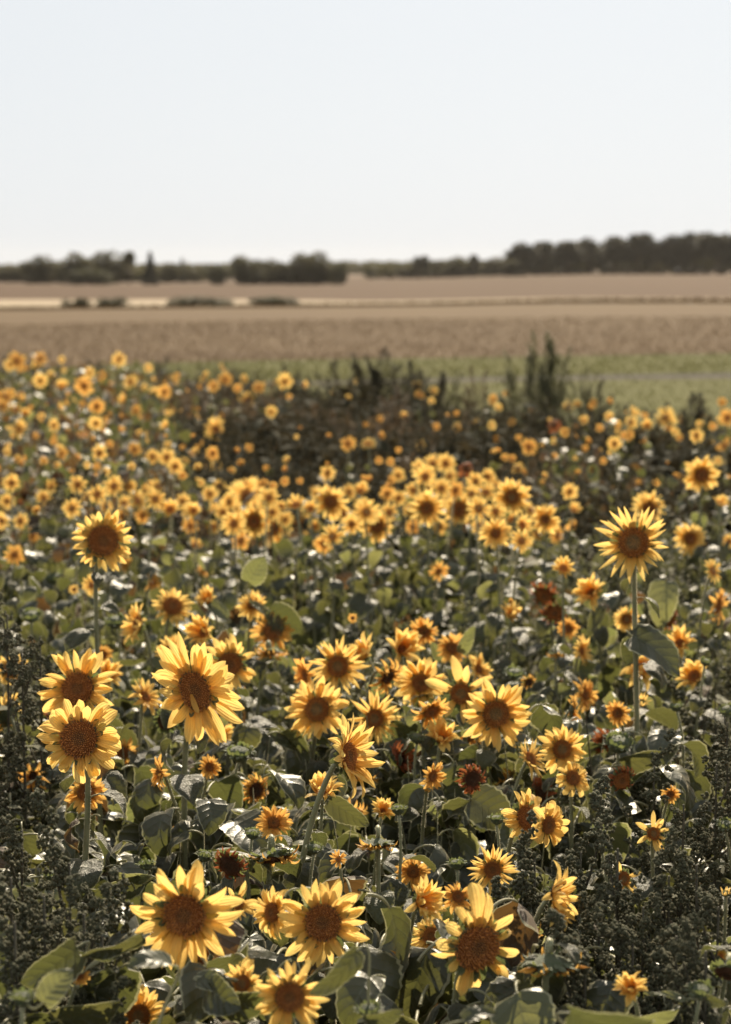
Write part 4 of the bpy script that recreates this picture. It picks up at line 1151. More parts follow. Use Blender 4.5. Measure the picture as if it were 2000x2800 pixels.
for (px, py, ht) in stem_segs:
    dx, dy = nr.uniform(-.05, .05, 2)
    pth = [(px, py, 0), (px + dx * .5, py + dy * .3, ht * .5), (px + dx * 1.6, py + dy, ht * .92)]
    tv, tf = tube(pth, [.0052, .0045, .001], 4, False); mb.add(tv, tf)
obj('stems', mb.mesh('stems', (M['stem'],)), foliage)

# the many heads too far and too small to be told apart, and those half sunk in the leaves
for _ in range(340):
    py = nr.uniform(1000, 1330); px = nr.uniform(-150, 2150)
    if py < 1000 + 0.055 * px: continue
    dark = 560 < px < 1480 and 1040 < py < 1250
    if dark and nr.rand() < .85: continue
    if px > 1500 and py > 1270 and nr.rand() < .7: continue
    SMALL.append((px, py, nr.uniform(10, 22) * (1 + (py - 1000) / 900), nr.normal(0, 35), nr.uniform(-30, 45), nr.choice(list('ooOOOcOr'))))
for _ in range(420):                       # the field goes on outside the frame
    py = 1000 + 1500 * nr.rand() ** 1.7; side = nr.choice((-1, 1)); px = 1000 + side * nr.uniform(1080, 2600)
    dq = depth_for_z(py, .95)
    if abs(px - 1000) / F * dq > dq * .26 + 1.4: continue
    SMALL.append((px, py, .13 * nr.uniform(.6, 1.1) * F / dq, nr.normal(0, 20), nr.uniform(-15, 30), nr.choice(list('ooooOc'))))
hp, hR, hS, hm_, dm = [], [], [], [], []
for (px, py, d, yaw, pit, st) in SMALL:
    dep = depth_for_z(py, .92 + nr.uniform(-.12, .05)); c = unproject(px, py, dep)
    if c.y > edge_y(c.x / c.y): continue
    r3 = np.array(frame_from_normal(yawpitch(yaw, pit), nr.uniform(0, 6.28)))
    hp.append(c[:]); hR.append(r3); hS.append(d * dep / F * .5 * .36); hm_.append(1 if st in 'Or' else 0); dm.append(1 if nr.rand() < .3 else 0)
hp, hR, hS, hm_, dm = map(np.array, (hp, hR, hS, hm_, dm))
rings_raw = []
for s_, t_ in ((0, .2), (1, .35), (2, .9)):
    m_ = ring_geo('n', t_, 10, s_ + 40, L=2.0); rings_raw.append((np.vstack(m_.v), np.array(m_.f), np.vstack(m_.a)))
dl_ = disc_lo(5); dl_ = [(np.vstack(dl_.v), np.array(dl_.f), np.vstack(dl_.a))]
obj('small_heads', scatter_mesh('small_heads', rings_raw, hp, hR, hS, (M['petal'], M['petal_old']), hm_), foliage)
obj('small_discs', scatter_mesh('small_discs', dl_, hp, hR, hS * .95, (M['disc'], M['disc_dark']), dm), foliage)

# ------------------------------------------------------------------ dark weeds
def seed_spray(seed, n=90, h=1.0, lean=0.15):
    """a knobbly upright seed head of unit height: little round clusters round an axis"""
    r_ = random.Random(seed); V = []; Q = []; A = []
    oct_ = np.array([(1, 0, 0), (0, 1, 0), (-1, 0, 0), (0, -1, 0), (0, 0, 1), (0, 0, -1)], float)
    qf = [(0, 1, 4, 4), (1, 2, 4, 4), (2, 3, 4, 4), (3, 0, 4, 4), (1, 0, 5, 5), (2, 1, 5, 5), (3, 2, 5, 5), (0, 3, 5, 5)]
    nclump = max(4, n // 9); k = 0
    for c in range(nclump):
        t = r_.random(); w = r_.uniform(0, 6.28); rad = 0.20 * (1 - t) ** .7 * r_.uniform(.3, 1) + .02
        cx, cy, cz = math.cos(w) * rad + lean * t * t, math.sin(w) * rad, t * h
        for _ in range(9):
            q = Vector((r_.gauss(0, 1), r_.gauss(0, 1), r_.gauss(0, 1))); q.normalize()
            s = r_.uniform(.018, .034) * (1.5 if n < 60 else 1)
            V.append(oct_ * s + np.array([cx + q.x * .042, cy + q.y * .042, cz + q.z * .042])); Q += [tuple(i + 6 * k for i in f[:3]) for f in qf]; A.append(np.array([(t, 0, .5)] * 6)); k += 1
    return np.vstack(V), np.array(Q), np.vstack(A)
SPRAYS = [seed_spray(i, 200) for i in range(6)]
SPRAYS_LO = [seed_spray(i + 30, 45) for i in range(5)]
FRONDS = [frond_geo(i + 70) for i in range(5)]
thin_leaf = [leaf_geo(petiole=0, nu=4, nv=2, serr=False, W=w_, droop=d_, fold=.3, curl=.2) for w_, d_ in ((.3, .4), (.4, .9), (.5, 1.3))]
wp = np.array(wp); wh = np.array(wh); wb = np.array(wb)
weeds = bpy.data.objects.new('weeds', None); link(weeds)
tag(weeds, 'dark tangled weeds growing thickly between the sunflowers', 'weeds', kind='stuff')
P, A_, E_, RR, S, MI = [], [], [], [], [], []
LPn, LA, LE, LR2, LS, LM = [], [], [], [], [], []
mb = MB()
for (px, py), h, b in zip(wp, wh, wb):
    mi = (2 if b < 0.4 else 1) if py > 8.5 else 0
    for j in range(3 if py < 6 else 11):
        a = nr.rand() * 6.28; r = nr.uniform(.02, .12)
        base = (px + r * math.cos(a), py + r * math.sin(a), h * nr.uniform(.35, .82))
        P.append(base); A_.append(nr.rand() * 6.28); E_.append(nr.uniform(-.5, .5)); RR.append(nr.uniform(-.4, .4)); S.append(nr.uniform(.12, .20) * (1.25 if py < 6 else 1.8)); MI.append(mi)
    for j in range(7 if py < 6 else 26):
        a = nr.rand() * 6.28
        LPn.append((px + nr.uniform(-.08, .08), py + nr.uniform(-.08, .08), h * nr.uniform(.3, 1.0))); LA.append(a); LE.append(nr.uniform(-.3, 1.1)); LR2.append(nr.uniform(-.6, .6)); LS.append(nr.uniform(.05, .10) * (1 if py < 8 else 1.8)); LM.append(mi)
    tv, tf = tube([(px, py, 0), (px + nr.uniform(-.04, .04), py, h * .6), (px + nr.uniform(-.06, .06), py, h)], [.005, .004, .0015], 4, False); mb.add(tv, tf)
P, A_, E_, RR, S, MI = map(np.array, (P, A_, E_, RR, S, MI))
ok = leaf_clear(P + np.array([0, 0, .08]), S * 1.1); nw = P[:, 1] < 6
for sel, var in ((ok & nw, SPRAYS), (ok & ~nw, [frond_geo(i + 90, 60) for i in range(5)])):
    o = obj('seed_heads', scatter_mesh('seed_heads', var, P[sel], mats_of(A_[sel], E_[sel], RR[sel]), S[sel], (M['weed'], M['weed_brown'], M['weed_mass']), MI[sel]), weeds)
LPn, LA, LE, LR2, LS, LM = map(np.array, (LPn, LA, LE, LR2, LS, LM))
ok = leaf_clear(LPn, LS)
obj('leaves', scatter_mesh('leaves', thin_leaf, LPn[ok], mats_of(LA, LE, LR2)[ok], LS[ok], (M['weed'], M['weed_brown'], M['weed_mass']), LM[ok]), weeds)
obj('stems', mb.mesh('stems', (M['weed_stem'],)), weeds)

def goosefoot(px, py, depth, ztop, lab, name='goosefoot_plant', spread=.10, brown=False, nb=9, group='tall dark weeds standing among the sunflowers', lo=False, feather=False):
    """a single weed one can point at, its top seen at px, py"""
    top = unproject(px, py, depth); r_ = random.Random(int(px * 7 + py))
    if top.z < .3: top.z = .3
    root = bpy.data.objects.new(name, None); link(root); rp = Vector((top.x + r_.uniform(-.03, .03), top.y, 0)); root.location = rp
    mk = 'weed_brown' if brown else 'weed_mass' if lo and not feather else 'weed'
    t = top - rp
    pth = bez(Vector((0, 0, 0)), Vector((r_.uniform(-.03, .03), 0, t.z * .4)), Vector((t.x, t.y, t.z * .7)), t, 8)
    tv, tf = tube(pth, [.006 - .0005 * i for i in range(9)], 6); m_ = MB(); m_.add(tv, tf)
    bases = []
    for k in range(nb):
        u = .45 + .5 * k / nb; p = pth[int(u * 8)]; a = r_.uniform(0, 6.28) if not feather else r_.choice((0, math.pi)) + r_.uniform(-.5, .5)
        q = p + Vector((math.cos(a) * spread * (1.3 - u), math.sin(a) * spread * (1.3 - u), spread * r_.uniform(.5, 1.4)))
        tv, tf = tube([p, (p + q) * .5 + Vector((0, 0, -.01)), q], [.003, .0025, .0015], 4, False); m_.add(tv, tf); bases.append((p, q))
    obj('stem', m_.mesh('stem', (M['weed_stem'],)), root)
    var = SPRAYS_LO if lo else SPRAYS
    if lo: var = FRONDS
    for k, (p, q) in enumerate(bases + [(pth[6], t - Vector((0, 0, .08)))]):
        g = r_.choice(var)
        if not lo and 'crossing' not in lab and not leaf_clear([rp + p.lerp(q, .5) + Vector((0, 0, .07))], .13)[0]: continue
        key = ('spray', id(g), mk)
        if key not in CACHE: CACHE[key] = make_mesh('seed_head' if not lo else 'shoot', g[0], g[1], g[2], (M[mk],))
        s_ = obj('seed_head' if not lo else 'shoot', CACHE[key], root)
        d = (q - p).normalized() if k < len(bases) else Vector((0, 0, 1))
        d = (d + Vector((0, 0, .8 if not lo or feather else .25))).normalized()
        set_local(s_, p.lerp(q, .5), d.to_track_quat('Z', 'Y').to_matrix(), (lambda q: (q, q, q) if not lo else (q * 1.5, q * 1.5, q * 1.0) if not feather else (q * 1.35, q * 1.35, q * 1.35))((1.0 if lo else 1.15) * r_.uniform(.11, .17) * (spread / .10) ** .6))
    for k in range(5):
        p = pth[2 + k]; a = r_.uniform(0, 6.28); g = thin_leaf[k % 3]; key = ('tl', k % 3, mk)
        if key not in CACHE: CACHE[key] = make_mesh('leaf', g[0], [tuple(f) for f in g[1]], g[2], (M[mk],))
        l = obj('leaf', CACHE[key], root); set_local(l, p, Matrix.Rotation(a, 3, 'Z') @ Matrix.Rotation(-.4, 3, 'Y'), r_.uniform(.06, .1))
    tag(root, lab, 'weed', group)
    return root
CACHE = {}
WEEDS = [(1462, 2345, 3.45, 'dark knobbly weed in front of the broad-curled sunflower'), (1590, 2330, 3.6, 'dark weed rising left of the starry flowers'), (1690, 2320, 3.3, 'weed sprig crossing the lower starry flower'),
 (1830, 2395, 3.3, 'weed with grey-green seed heads right of the profile sunflower'), (1905, 2365, 3.3, 'tallest knobbly weed near the right edge'), (1965, 2480, 3.2, 'weed with lit seed tips at the right edge'),
 (1760, 2480, 3.2, 'dark weed under the lower starry flower'), (1640, 2500, 3.3, 'dark weed directly right of the profile sunflower'), (1600, 2600, 3.0, 'dark weed above the hanging silver head'),
 (1730, 2580, 3.1, 'dark weed above the ruffled low flower'), (1850, 2560, 3.0, 'drooping weed with pale fringed seed heads'), (1400, 2480, 3.5, 'weed behind the ragged giant'), (1930, 2600, 2.9, 'weed above the fat blurred bud'),
 (60, 2270, 3.3, 'dark bushy weed at the left edge under the large leaf'), (190, 2360, 3.2, 'dark weed with round seed heads left of the big rounded leaf'), (30, 2400, 3.1, 'dark weed against the left edge'),
 (120, 2450, 3.0, 'dark weed left of the biggest blurred sunflower'), (230, 2500, 3.0, 'dark weed just before the biggest blurred sunflower'), (280, 2560, 3.0, 'weed under the pale folded leaf, bottom left'),
 (40, 2520, 2.9, 'low dark weed behind the corner leaves'), (1990, 1975, 4.4, 'weed spike rising at the right edge'), (1790, 2095, 4.2, 'weed leaning behind the branching bud'), (1870, 2200, 4.0, 'dark weed between the starry flower and the right edge'),
 (20, 1680, 4.9, 'dark weed at the left edge beside the buds'), (60, 1780, 4.7, 'dark seedy weed left of the long-petalled bloom'), (110, 1740, 4.9, 'dark weed behind the long-petalled bloom'), (1960, 2090, 4.1, 'dark weed near the right edge below its bud')]
for x, y, d, lab in WEEDS: goosefoot(x, y, d, 0, lab, spread=.085, nb=8)
FAR = [(1478, 920, 15.6, 'tall feathery weed leaning left above the far edge of the field', .17, 20), (1530, 912, 15.5, 'tall upright feathery weed against the stubble field', .12, 18), (1574, 978, 15.0, 'slim weed spike right of the two feathery ones', .07, 8),
 (1612, 982, 15.0, 'second slim weed spike beside the track', .08, 9), (1420, 1000, 15.8, 'bushy weed left of the tall feathery ones', .18, 12), (1500, 985, 15.2, 'weed at the foot of the tall feathery ones', .16, 12),
 (1040, 985, 17.0, 'dark bushy weed topping the weed patch before the grass', .22, 14), (1000, 990, 17.2, 'dark weed left of the bushy one before the grass', .2, 12), (1200, 1020, 16.5, 'weed standing over the patch in the centre, before the grass', .15, 10),
 (1235, 1012, 16.6, 'dark weed spike right of centre before the grass', .12, 9), (1305, 1028, 16.0, 'rusty weed spike at the edge of the patch', .12, 9), (905, 1002, 18.0, 'low weed tuft against the green grass', .16, 9),
 (1640, 1050, 15.0, 'weed beside the cupped far flower', .14, 8), (1690, 1068, 14.8, 'thin weed at the field edge on the right', .1, 7), (1900, 1092, 14.2, 'dark weed clump at the far right edge of the field', .2, 12), (1760, 1100, 14.6, 'weed rising at the right before the green strip', .12, 8),
 (455, 985, 21.0, 'dark weed tuft among the far left flowers', .16, 8), (265, 968, 23.0, 'dark dried stalk standing over the far left flowers', .18, 9), (440, 978, 22.0, 'small dark tuft at the far edge, left of centre', .12, 7), (22, 958, 24.0, 'dark dried tuft at the far left corner of the field', .14, 7),
 (800, 1020, 18.6, 'dark weed at the left end of the weed patch', .18, 10), (870, 1150, 14.0, 'brown weed in the middle of the dark patch', .2, 12), (1080, 1110, 14.2, 'brown weed in the heart of the dark patch', .2, 12), (1120, 1010, 16.8, 'dark round-topped weed in the centre before the grass', .2, 12)]
for x, y, d, lab, sp, nb in FAR:
    if any(q in lab for q in ('second slim', 'clump at the far right', 'thin weed', 'rising at the right', 'dried')): y += 22
    goosefoot(x, y + (66 if 'feather' in lab else 38), d, 0, lab, spread=sp * .9, nb=int(nb * 1.9), lo=True, feather='feather' in lab or 'spike' in lab, brown=('brown' in lab or 'rusty' in lab))
# ------------------------------------------------------------------ the land behind
def g(x, y):
    """height of the land"""
    s = x / max(y, 1.0)
    k = min(max((s + 0.01) / 0.13, 0), 1); k = k * k * (3 - 2 * k)
    L = float(np.interp(y, [0, 60, 450, 1000, 5000], [0, 0, -1.65, -1.2, -1.2]))
    Rr = float(np.interp(y, [0, 200, 600, 1000, 5000], [0, 0, 0.25, 0.6, 0.6]))
    return L * (1 - k) + Rr * k
def hit(px, py):
    """distance at which the sight line through a pixel meets the land"""
    d = 5.0
    while d < 3500:
        P = unproject(px, py, d)
        if P.z <= g(P.x, P.y): return P.y
        d *= 1.01
    return 3500.0
def line_y(pts):
    """band edge given as (px, py) on the photograph -> distance as a function of slope"""
    ps = [( (p[0] - 1000) / F, hit(p[0], p[1])) for p in pts]
    return lambda s: float(np.interp(s, [q[0] for q in ps], [q[1] for q in ps]))
def land_mat(name, cols, scale, aspect=(1, 1, 1), bs=0.6, bd=0.1, rough=0.95, s2=None):
    m, nt, out = new_mat(name)
    tc = nt.nodes.new('ShaderNodeTexCoord'); mp = nt.nodes.new('ShaderNodeMapping'); mp.inputs['Scale'].default_value = aspect
    nt.links.new(tc.outputs['Object'], mp.inputs[0])
    n1 = noise_tex(nt, scale, 5, 0.65, mp.outputs[0]); n2 = noise_tex(nt, s2 or scale * .12, 3, 0.6, mp.outputs[0]); n3 = noise_tex(nt, scale * 9, 3, .7, mp.outputs[0])
    c = mixc(nt, ramp(nt, n2, [(0.35, (0, 0, 0)), (0.65, (1, 1, 1))]), cols[0], cols[1])
    c = mixc(nt, math_(nt, 'MULTIPLY', ramp(nt, n1, [(0.4, (0, 0, 0)), (0.62, (1, 1, 1))]), .6), c, cols[2])
    c = mixc(nt, math_(nt, 'MULTIPLY', ramp(nt, n3, [(0.45, (0, 0, 0)), (0.7, (1, 1, 1))]), .35), c, tuple(min(1, q * 1.5) for q in cols[1]))
    finish(nt, out, c, rough, bump(nt, n1, bs, bd), 0.1)
    return m
M['stubble'] = land_mat('stubble', ((0.0735, 0.0440, 0.0176), (0.0904, 0.0562, 0.0230), (0.0594, 0.0335, 0.0137)), .35, (.35, 1, 1), s2=.05)
M['far_field'] = land_mat('far_field', ((0.0494, 0.0222, 0.0057), (0.0592, 0.0285, 0.0073), (0.0395, 0.0171, 0.0045)), .08, (.3, 1, 1), s2=.012)
M['pale_grass'] = land_mat('pale_grass', ((0.2483, 0.1976, 0.1329), (0.2881, 0.2315, 0.1604), (0.2086, 0.1543, 0.0962)), .15, (.3, 1, 1))
M['grass'] = land_mat('grass', ((0.0481, 0.0493, 0.0037), (0.0630, 0.0613, 0.0050), (0.0371, 0.0339, 0.0029)), 1.2, (.5, 1, 1), s2=.2)
M['grass_dark'] = land_mat('grass_dark', ((0.0168, 0.0134, 0.0076), (0.0210, 0.0176, 0.0100), (0.0126, 0.0100, 0.0067)), 1.2, (.4, 1, 1))
M['track'] = land_mat('track', ((0.0359, 0.0261, 0.0171), (0.0465, 0.0341, 0.0228), (0.0254, 0.0201, 0.0114)), 1.0, (.3, 1, 1))
M['scrubland'] = land_mat('scrubland', ((0.0900, 0.0600, 0.0390), (0.1320, 0.0900, 0.0600), (0.0540, 0.0390, 0.0270)), .05, (.3, 1, 1), s2=.01)

far = line_y([(0, 775), (400, 778), (700, 770), (1000, 757), (1300, 753), (2000, 748)])
b_soil = lambda s: edge_y(s) + .2
b = [('ground', 'soil', lambda s: -6.0, b_soil),
     ('grass_strip', 'grass', b_soil, line_y([(-500, 1072), (1000, 1052), (1300, 1046), (2000, 1036), (2600, 1033)])),
     ('track', 'track', None, line_y([(-500, 1066), (1000, 1045), (1300, 1039), (2000, 1029), (2600, 1027)])),
     ('track_verge', 'grass_dark', None, line_y([(-500, 1060), (1000, 1041), (1300, 1034), (2000, 1022), (2600, 1020)])),
     ('grass_field', 'grass', None, line_y([(-500, 1035), (0, 1018), (500, 992), (1000, 982), (1300, 978), (2000, 968), (2600, 965)])),
     ('stubble_field', 'stubble', None, line_y([(-500, 852), (0, 848), (1000, 838), (2000, 829), (2600, 826)])),
     ('ditch', 'grass_dark', None, line_y([(-500, 850.5), (0, 846.5), (700, 838), (1000, 834.5), (2000, 821), (2600, 818)])),
     ('pale_grass_strip', 'pale_grass', None, line_y([(-500, 822), (0, 820), (700, 819), (1000, 824), (2000, 816), (2600, 812)])),
     ('far_field', 'far_field', None, far),
     ('scrubland', 'scrubland', None, lambda s: 3600.0)]
prev = None
SL = np.concatenate([np.linspace(-1.4, -.3, 12)[:-1], np.linspace(-.3, .3, 61), np.linspace(.3, 1.4, 12)[1:]])
for nm, mk, lo, hi_ in b:
    lo = lo or prev; prev = hi_
    rows = 26 if nm in ('far_field', 'scrubland', 'stubble_field') else 10
    V = []; A = []
    for i in range(rows + 1):
        t = i / rows
        for s in SL:
            y0, y1 = lo(s), hi_(s)
            yy = y0 + (y1 - y0) * (t if y1 < 900 else t ** 2)
            xx = s * (yy + (12 * (1 - t) if nm == 'ground' else 0))
            V.append((xx, yy, g(xx, yy) if yy > 0 else 0)); A.append((t, s, .5))
    o = obj(nm, make_mesh(nm, V, np.array(grid_faces(rows, len(SL) - 1))[:, ::-1], A, (M[mk],)))
    tag(o, None, None, kind='structure')

# grass and stubble standing on the land, close enough to show a little relief
def blades(name, mk, y0f, y1f, n, h, w, lab, px0=-700, px1=2700, colr=None):
    V = []; k = 0
    for _ in range(n):
        px = nr.uniform(px0, px1); s = (px - 1000) / F; a, b_ = y0f(s), y1f(s)
        yy = a + (b_ - a) * nr.rand() ** 1.2; xx = s * yy; z = g(xx, yy); a_ = nr.uniform(0, 3.14); hh = h * nr.uniform(.5, 1.3); sz = 1 + (yy - 20) / 60
        dx, dy = math.cos(a_) * w * sz, math.sin(a_) * w * sz
        V += [(xx - dx, yy - dy, z), (xx + dx, yy + dy, z), (xx + nr.uniform(-.3, .3) * hh, yy + nr.uniform(-.2, .2) * hh, z + hh)]
    o = obj(name, make_mesh(name, V, np.arange(3 * n).reshape(-1, 3), np.full((3 * n, 3), .5), (M[mk],), False))
    tag(o, lab, name.replace('_', ' '), kind='stuff')
M['grass_blade'] = plain_mat('grass_blade', (0.046, 0.045, 0.014), (0.066, 0.064, 0.020), .5, 0.7, .2, tr=(0.11, 0.11, 0.03), tf=.3, coord='Object')
M['straw'] = plain_mat('straw', (0.15, 0.112, 0.07), (0.18, 0.135, 0.088), .4, 0.8, .2, tr=(0.14, 0.10, 0.065), tf=.3, coord='Object')
bl = {q[0]: q for q in b}
f_grass = bl['grass_field'][3]; f_soil = b_soil; f_stub = bl['stubble_field'][3]
blades('grass', 'grass_blade', f_soil, bl['grass_strip'][3], 16000, .05, .010, 'short green grass between the sunflowers and the track')
blades('meadow_grass', 'grass_blade', bl['track_verge'][3], f_grass, 12000, .05, .012, 'short green grass beyond the track')
blades('stubble', 'straw', f_grass, lambda s: f_grass(s) + (f_stub(s) - f_grass(s)) * .5, 30000, .09, .010, 'pale cut straw standing in the brown field')
# dark dry growth along the ditch
blades('ditch_weeds', 'weed_brown', lambda s: f_stub(s) - .6, lambda s: bl['ditch'][3](s) + .5, 6000, .16, .05, 'dark dry growth along the ditch')

# ------------------------------------------------------------------ trees and bushes
M['tree_leaf'] = plain_mat('tree_leaf', (0.042, 0.037, 0.022), (0.070, 0.060, 0.034), .45, .75, .2, tr=(0.13, 0.12, 0.05), tf=.25)
M['tree_leaf_pine'] = plain_mat('tree_leaf_pine', (0.036, 0.034, 0.024), (0.060, 0.052, 0.036), .45, .8, .2, tr=(0.08, 0.08, 0.04), tf=.15)
M['bush_leaf'] = plain_mat('bush_leaf', (0.045, 0.045, 0.025), (0.08, 0.07, 0.035), .8, .8, .2, tr=(0.1, 0.1, 0.04), tf=.2)
def crown_mesh(kind, seed, n=850):
    r_ = random.Random(seed); V = []
    if kind == 'ball': blobs = [(r_.uniform(-.12, .12), r_.uniform(-.12, .12), r_.uniform(.68, .84), .16) for _ in range(8)]
    elif kind == 'pine': blobs = [(r_.uniform(-.22, .22), r_.uniform(-.22, .22), r_.uniform(.55, .9), r_.uniform(.14, .24)) for _ in range(9)] + [(r_.uniform(-.3, .3), r_.uniform(-.3, .3), r_.uniform(.35, .6), .12) for _ in range(4)]
    elif kind == 'bush': blobs = [(r_.uniform(-.4, .4), r_.uniform(-.4, .4), r_.uniform(.15, .65), r_.uniform(.2, .32)) for _ in range(11)]
    elif kind == 'spruce': blobs = [(0, 0, t, .30 * (1.02 - t) + .02) for t in np.linspace(.08, 1.0, 13)]
    else: blobs = [(r_.uniform(-.3, .3), r_.uniform(-.3, .3), r_.uniform(.3, .82), r_.uniform(.16, .28)) for _ in range(13)] + [(r_.uniform(-.3, .3), r_.uniform(-.3, .3), r_.uniform(.12, .3), r_.uniform(.12, .22)) for _ in range(5)]
    for _ in range(n):
        bx, by, bz, br = r_.choice(blobs)
        q = Vector((r_.gauss(0, 1), r_.gauss(0, 1), r_.gauss(0, 1))).normalized() * br * r_.uniform(.65, 1.08)
        if kind == 'spruce': q.z *= .35
        c = Vector((bx, by, bz)) + q
        s = r_.uniform(.022, .05)
        m = Euler((r_.uniform(-1, 1), r_.uniform(-1, 1), r_.uniform(0, 6.28))).to_matrix()
        V += [tuple(c + m @ Vector(p) * s) for p in ((-1, -.7, 0), (1, -.5, .2), (.8, .8, -.1), (-.7, .9, .1))]
    mat = {'pine': 'tree_leaf_pine', 'spruce': 'tree_leaf_pine', 'bush': 'bush_leaf'}.get(kind, 'tree_leaf')
    return make_mesh('crown', V, np.arange(4 * n).reshape(-1, 4), np.full((4 * n, 3), .5), (M[mat],), False)
CROWNS = {k: [crown_mesh(k, s_ + 50, 2200) for s_ in range(5)] for k in ('round', 'pine', 'spruce', 'bush', 'ball')}
TRUNK = {}
def trunk_mesh(kind):
    m_ = MB(); r_ = random.Random(4)
    hh = .75 if kind != 'bush' else .3
    tv, tf = tube([(0, 0, -.03), (.01, 0, hh * .5), (0, .01, hh)], [.035, .025, .008], 7); m_.add(tv, tf)
    for k in range(7):
        a = k * 2.4; z = hh * (.35 + .08 * k)
        if kind == 'spruce': L_ = .2
        else: L_ = .28
        tv, tf = tube([(0, 0, z), (math.cos(a) * L_ * .5, math.sin(a) * L_ * .5, z + .08), (math.cos(a) * L_, math.sin(a) * L_, z + .2)], [.014, .009, .004], 5); m_.add(tv, tf)
    return m_.mesh('trunk', (M['bark'],))
for k_ in CROWNS: TRUNK[k_] = trunk_mesh(k_)
def tree(px, top, base_dist, wpx, kind, lab, group, name='tree'):
    s = (px - 1000) / F; y = base_dist; x = s * y
    z0 = g(x, y)
    P = unproject(px, top, y / (CP)); dep = None
    # height from the sight line through the top pixel
    d = y / (CP - 0) ; ang = -(top - 1400) / F
    zt = CAM_H + y * math.tan(math.atan(ang) - PITCH)
    h = max(zt - z0, .6); w = wpx / F * y
    root = bpy.data.objects.new(name, None); link(root); root.location = (x, y, z0 - .05); root.rotation_euler = (0, 0, rng.uniform(0, 6.28))
    c = obj('crown', rng.choice(CROWNS[kind]), root); c.scale = (w * 1.25, w * 1.25, h / (.93 if kind != 'bush' else .80))
    if kind != 'bush':
        t = obj('trunk', TRUNK[kind], root); t.scale = (h * .8, h * .8, h)
    else:
        t = obj('trunk', TRUNK[kind], root); t.scale = (h, h, h)
    tag(root, lab, 'tree' if name != 'bush' else 'bush', group)
GL = 'trees and bushes at the edge of the far field'
TREES = [(38, 727, 520, 70, 'round', 'low tree at the left edge of the distant woods'), (114, 702, 480, 80, 'round', 'rounded tree leftmost of the raised part of the distant left trees'),
 (160, 716, 500, 60, 'round', 'low tree right of the first rounded one on the left'), (212, 696, 470, 90, 'round', 'broad tree with a sky gap, middle of the left group'), (283, 692, 480, 104, 'round', 'broadest flat-topped tree of the left group'),
 (330, 722, 490, 60, 'round', 'low tree between the broad one and the pine with bare trunk'), (360, 694, 470, 46, 'ball', 'small-headed pine with bare trunk left of the spruce'), (416, 697, 430, 62, 'spruce', 'dark pointed spruce in the left group'),
 (465, 720, 500, 50, 'round', 'round-topped tree right of the spruce'), (502, 711, 510, 34, 'spruce', 'thin pointed tree right of the spruce'), (250, 735, 440, 80, 'bush', 'dark bush below the left trees'),
 (607, 728, 450, 58, 'bush', 'dark round shrub standing apart left of the centre grove'), (683, 704, 455, 84, 'round', 'tree at the left end of the centre grove'), (730, 711, 460, 70, 'round', 'tree second from the left in the centre grove'),
 (785, 724, 455, 66, 'round', 'lower tree in the middle of the centre grove'), (856, 691, 450, 100, 'round', 'tallest dome-shaped tree of the centre grove'), (822, 712, 452, 60, 'round', 'tree on the left shoulder of the dome-shaped one'), (924, 722, 450, 36, 'bush', 'small dark shrub right of the dome-shaped tree'),
 (1145, 704, 640, 56, 'pine', 'dark pine standing out left of the right-hand woods'), (1197, 716, 660, 50, 'round', 'low tree between two pines right of centre'), (1240, 703, 640, 60, 'round', 'round tree right of centre on the skyline'),
 (1296, 705, 650, 36, 'pine', 'thin-topped pine on the skyline'), (1345, 703, 650, 60, 'round', 'paler tree just left of the tall wood'), (1431, 671, 600, 84, 'pine', 'first tall tree of the right wood'), (1486, 670, 610, 80, 'pine', 'second tall tree of the right wood'),
 (1548, 674, 600, 80, 'pine', 'tree in the dip of the right wood'), (1610, 664, 610, 64, 'pine', 'tree with two small tops in the right wood'), (1677, 657, 600, 84, 'pine', 'broad high pine in the middle of the right wood'), (1739, 660, 600, 80, 'pine', 'pine with sky gap under its crown'),
 (1794, 666, 600, 64, 'pine', 'flat-topped pine of the right wood'), (1850, 661, 600, 76, 'pine', 'pine left of the highest pair'), (1890, 655, 600, 60, 'pine', 'narrow tree beside the highest one'), (1954, 641, 590, 100, 'pine', 'highest tree of the right wood near the edge'),
 (2005, 645, 590, 70, 'pine', 'tree cut by the right edge of the wood'), (1400, 715, 590, 60, 'round', 'low rusty tree at the left foot of the tall wood')]
for px, top, dist, w, kind, lab in TREES:
    if px > 1400: top += rng.uniform(-9, 5); w *= rng.uniform(1.1, 1.4)
    tree(px, top, dist, w, kind, lab, GL, 'bush' if kind == 'bush' else 'tree')
    if kind == 'round' and rng.random() < .0: pass
for px, top, dist, w, lab in [(215, 838, 0, 44, 'first small dark bush on the pale strip'), (312, 833, 0, 62, 'humped dark bush in the ditch line'), (560, 828, 0, 110, 'widest dark bush of the ditch line'), (745, 832, 0, 90, 'flat dark bush of the ditch line nearest the centre')]:
    yy = bl['ditch'][3]((px - 1000) / F) - .8
    tree(px, top, yy, w, 'bush', lab, 'bushes along the ditch', 'bush')
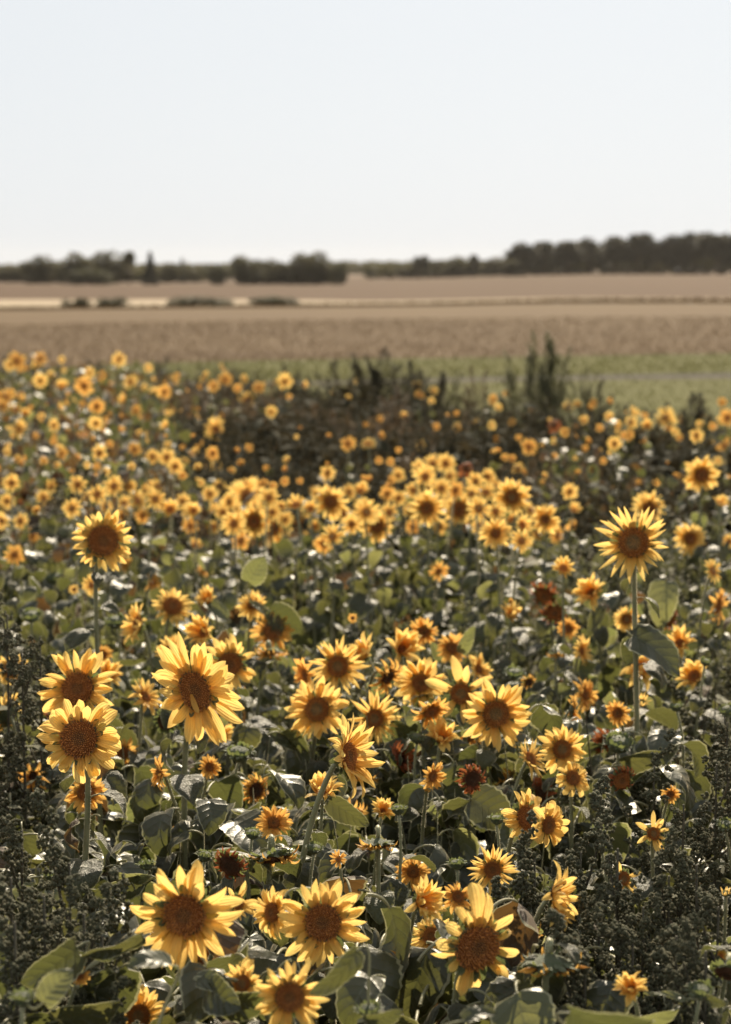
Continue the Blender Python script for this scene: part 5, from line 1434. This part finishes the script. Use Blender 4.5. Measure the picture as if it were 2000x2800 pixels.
# undergrowth at the foot of the woods and the low wood beyond: masses nobody could count
def wood_mass(name, lab, segs, n):
    """segs: (px0, px1, distance, top px row left, top px row right, depth)"""
    V = []; r_ = random.Random(8)
    tot = sum(q[1] - q[0] for q in segs)
    for (p0, p1, dist, t0, t1, dp) in segs:
        for _ in range(int(n * (p1 - p0) / tot)):
            u = r_.random(); px = p0 + (p1 - p0) * u; yy = dist + r_.uniform(0, dp); x = (px - 1000) / F * yy; z0 = g(x, yy)
            top = t0 + (t1 - t0) * u + 5 * noise.noise(Vector((px / 14, dist, 0))) + 4 * noise.noise(Vector((px / 40, dist, 5)))
            zt = CAM_H + yy * math.tan(math.atan(-(top - 1400) / F) - PITCH)
            h = max(zt - z0, .5); z = z0 + h * (r_.random() ** .7)
            s = yy * .0011 * r_.uniform(.6, 1.5)
            m = Euler((r_.uniform(-1, 1), r_.uniform(-1, 1), r_.uniform(0, 6.28))).to_matrix(); c = Vector((x, yy, z))
            V += [tuple(c + m @ Vector(p) * s) for p in ((-1, -.7, 0), (1, -.5, .2), (.8, .8, -.1), (-.7, .9, .1))]
    k = len(V) // 4
    o = obj(name, make_mesh(name, V, np.arange(4 * k).reshape(-1, 4), np.full((4 * k, 3), .5), (M['tree_leaf'],), False)); tag(o, lab, 'woods', kind='stuff')
wood_mass('woods', 'low dark woods along the whole horizon', [(-700, 900, 1100, 730, 724, 60), (900, 1350, 1100, 719, 717, 60), (1000, 1400, 680, 728, 716, 30)], 15000)
wood_mass('undergrowth', 'dark undergrowth at the foot of the trees', [(-700, 100, 520, 738, 732, 30), (100, 330, 520, 728, 728, 30), (330, 560, 520, 735, 735, 30), (650, 900, 465, 740, 735, 15), (1100, 1420, 665, 728, 722, 20), (1380, 1600, 612, 702, 690, 30), (1600, 2700, 612, 690, 680, 30)], 30000)
# the same wood goes on past the frame on both sides
for i in range(12):
    tree(2070 + i * 70, 650 + rng.uniform(-8, 10), 595, 85, 'pine', 'pine of the wood continuing past the right edge', 'trees of the wood past the right edge') if False else None

# ------------------------------------------------------------------ the air between here and the woods
hm, hnt, hout = new_mat('haze')
hv = hnt.nodes.new('ShaderNodeVolumePrincipled')
hv.inputs['Color'].default_value = (1.0, 0.94, 0.86, 1); hv.inputs['Density'].default_value = 0.00005; hv.inputs['Anisotropy'].default_value = 0.2
hnt.links.new(hv.outputs[0], hout.inputs['Volume'])
X0, X1, Y0, Y1, Z0, Z1 = -5200, 5200, -40, 3700, -3.0, 32.0
hb = [(x_, y_, z_) for z_ in (Z0, Z1) for y_ in (Y0, Y1) for x_ in (X0, X1)]
haze = obj('haze', make_mesh('haze', hb, [(0, 2, 3, 1), (4, 5, 7, 6), (0, 1, 5, 4), (2, 6, 7, 3), (0, 4, 6, 2), (1, 3, 7, 5)], None, (hm,), False))
tag(haze, 'thin warm haze in the air over the fields', 'haze', kind='stuff')
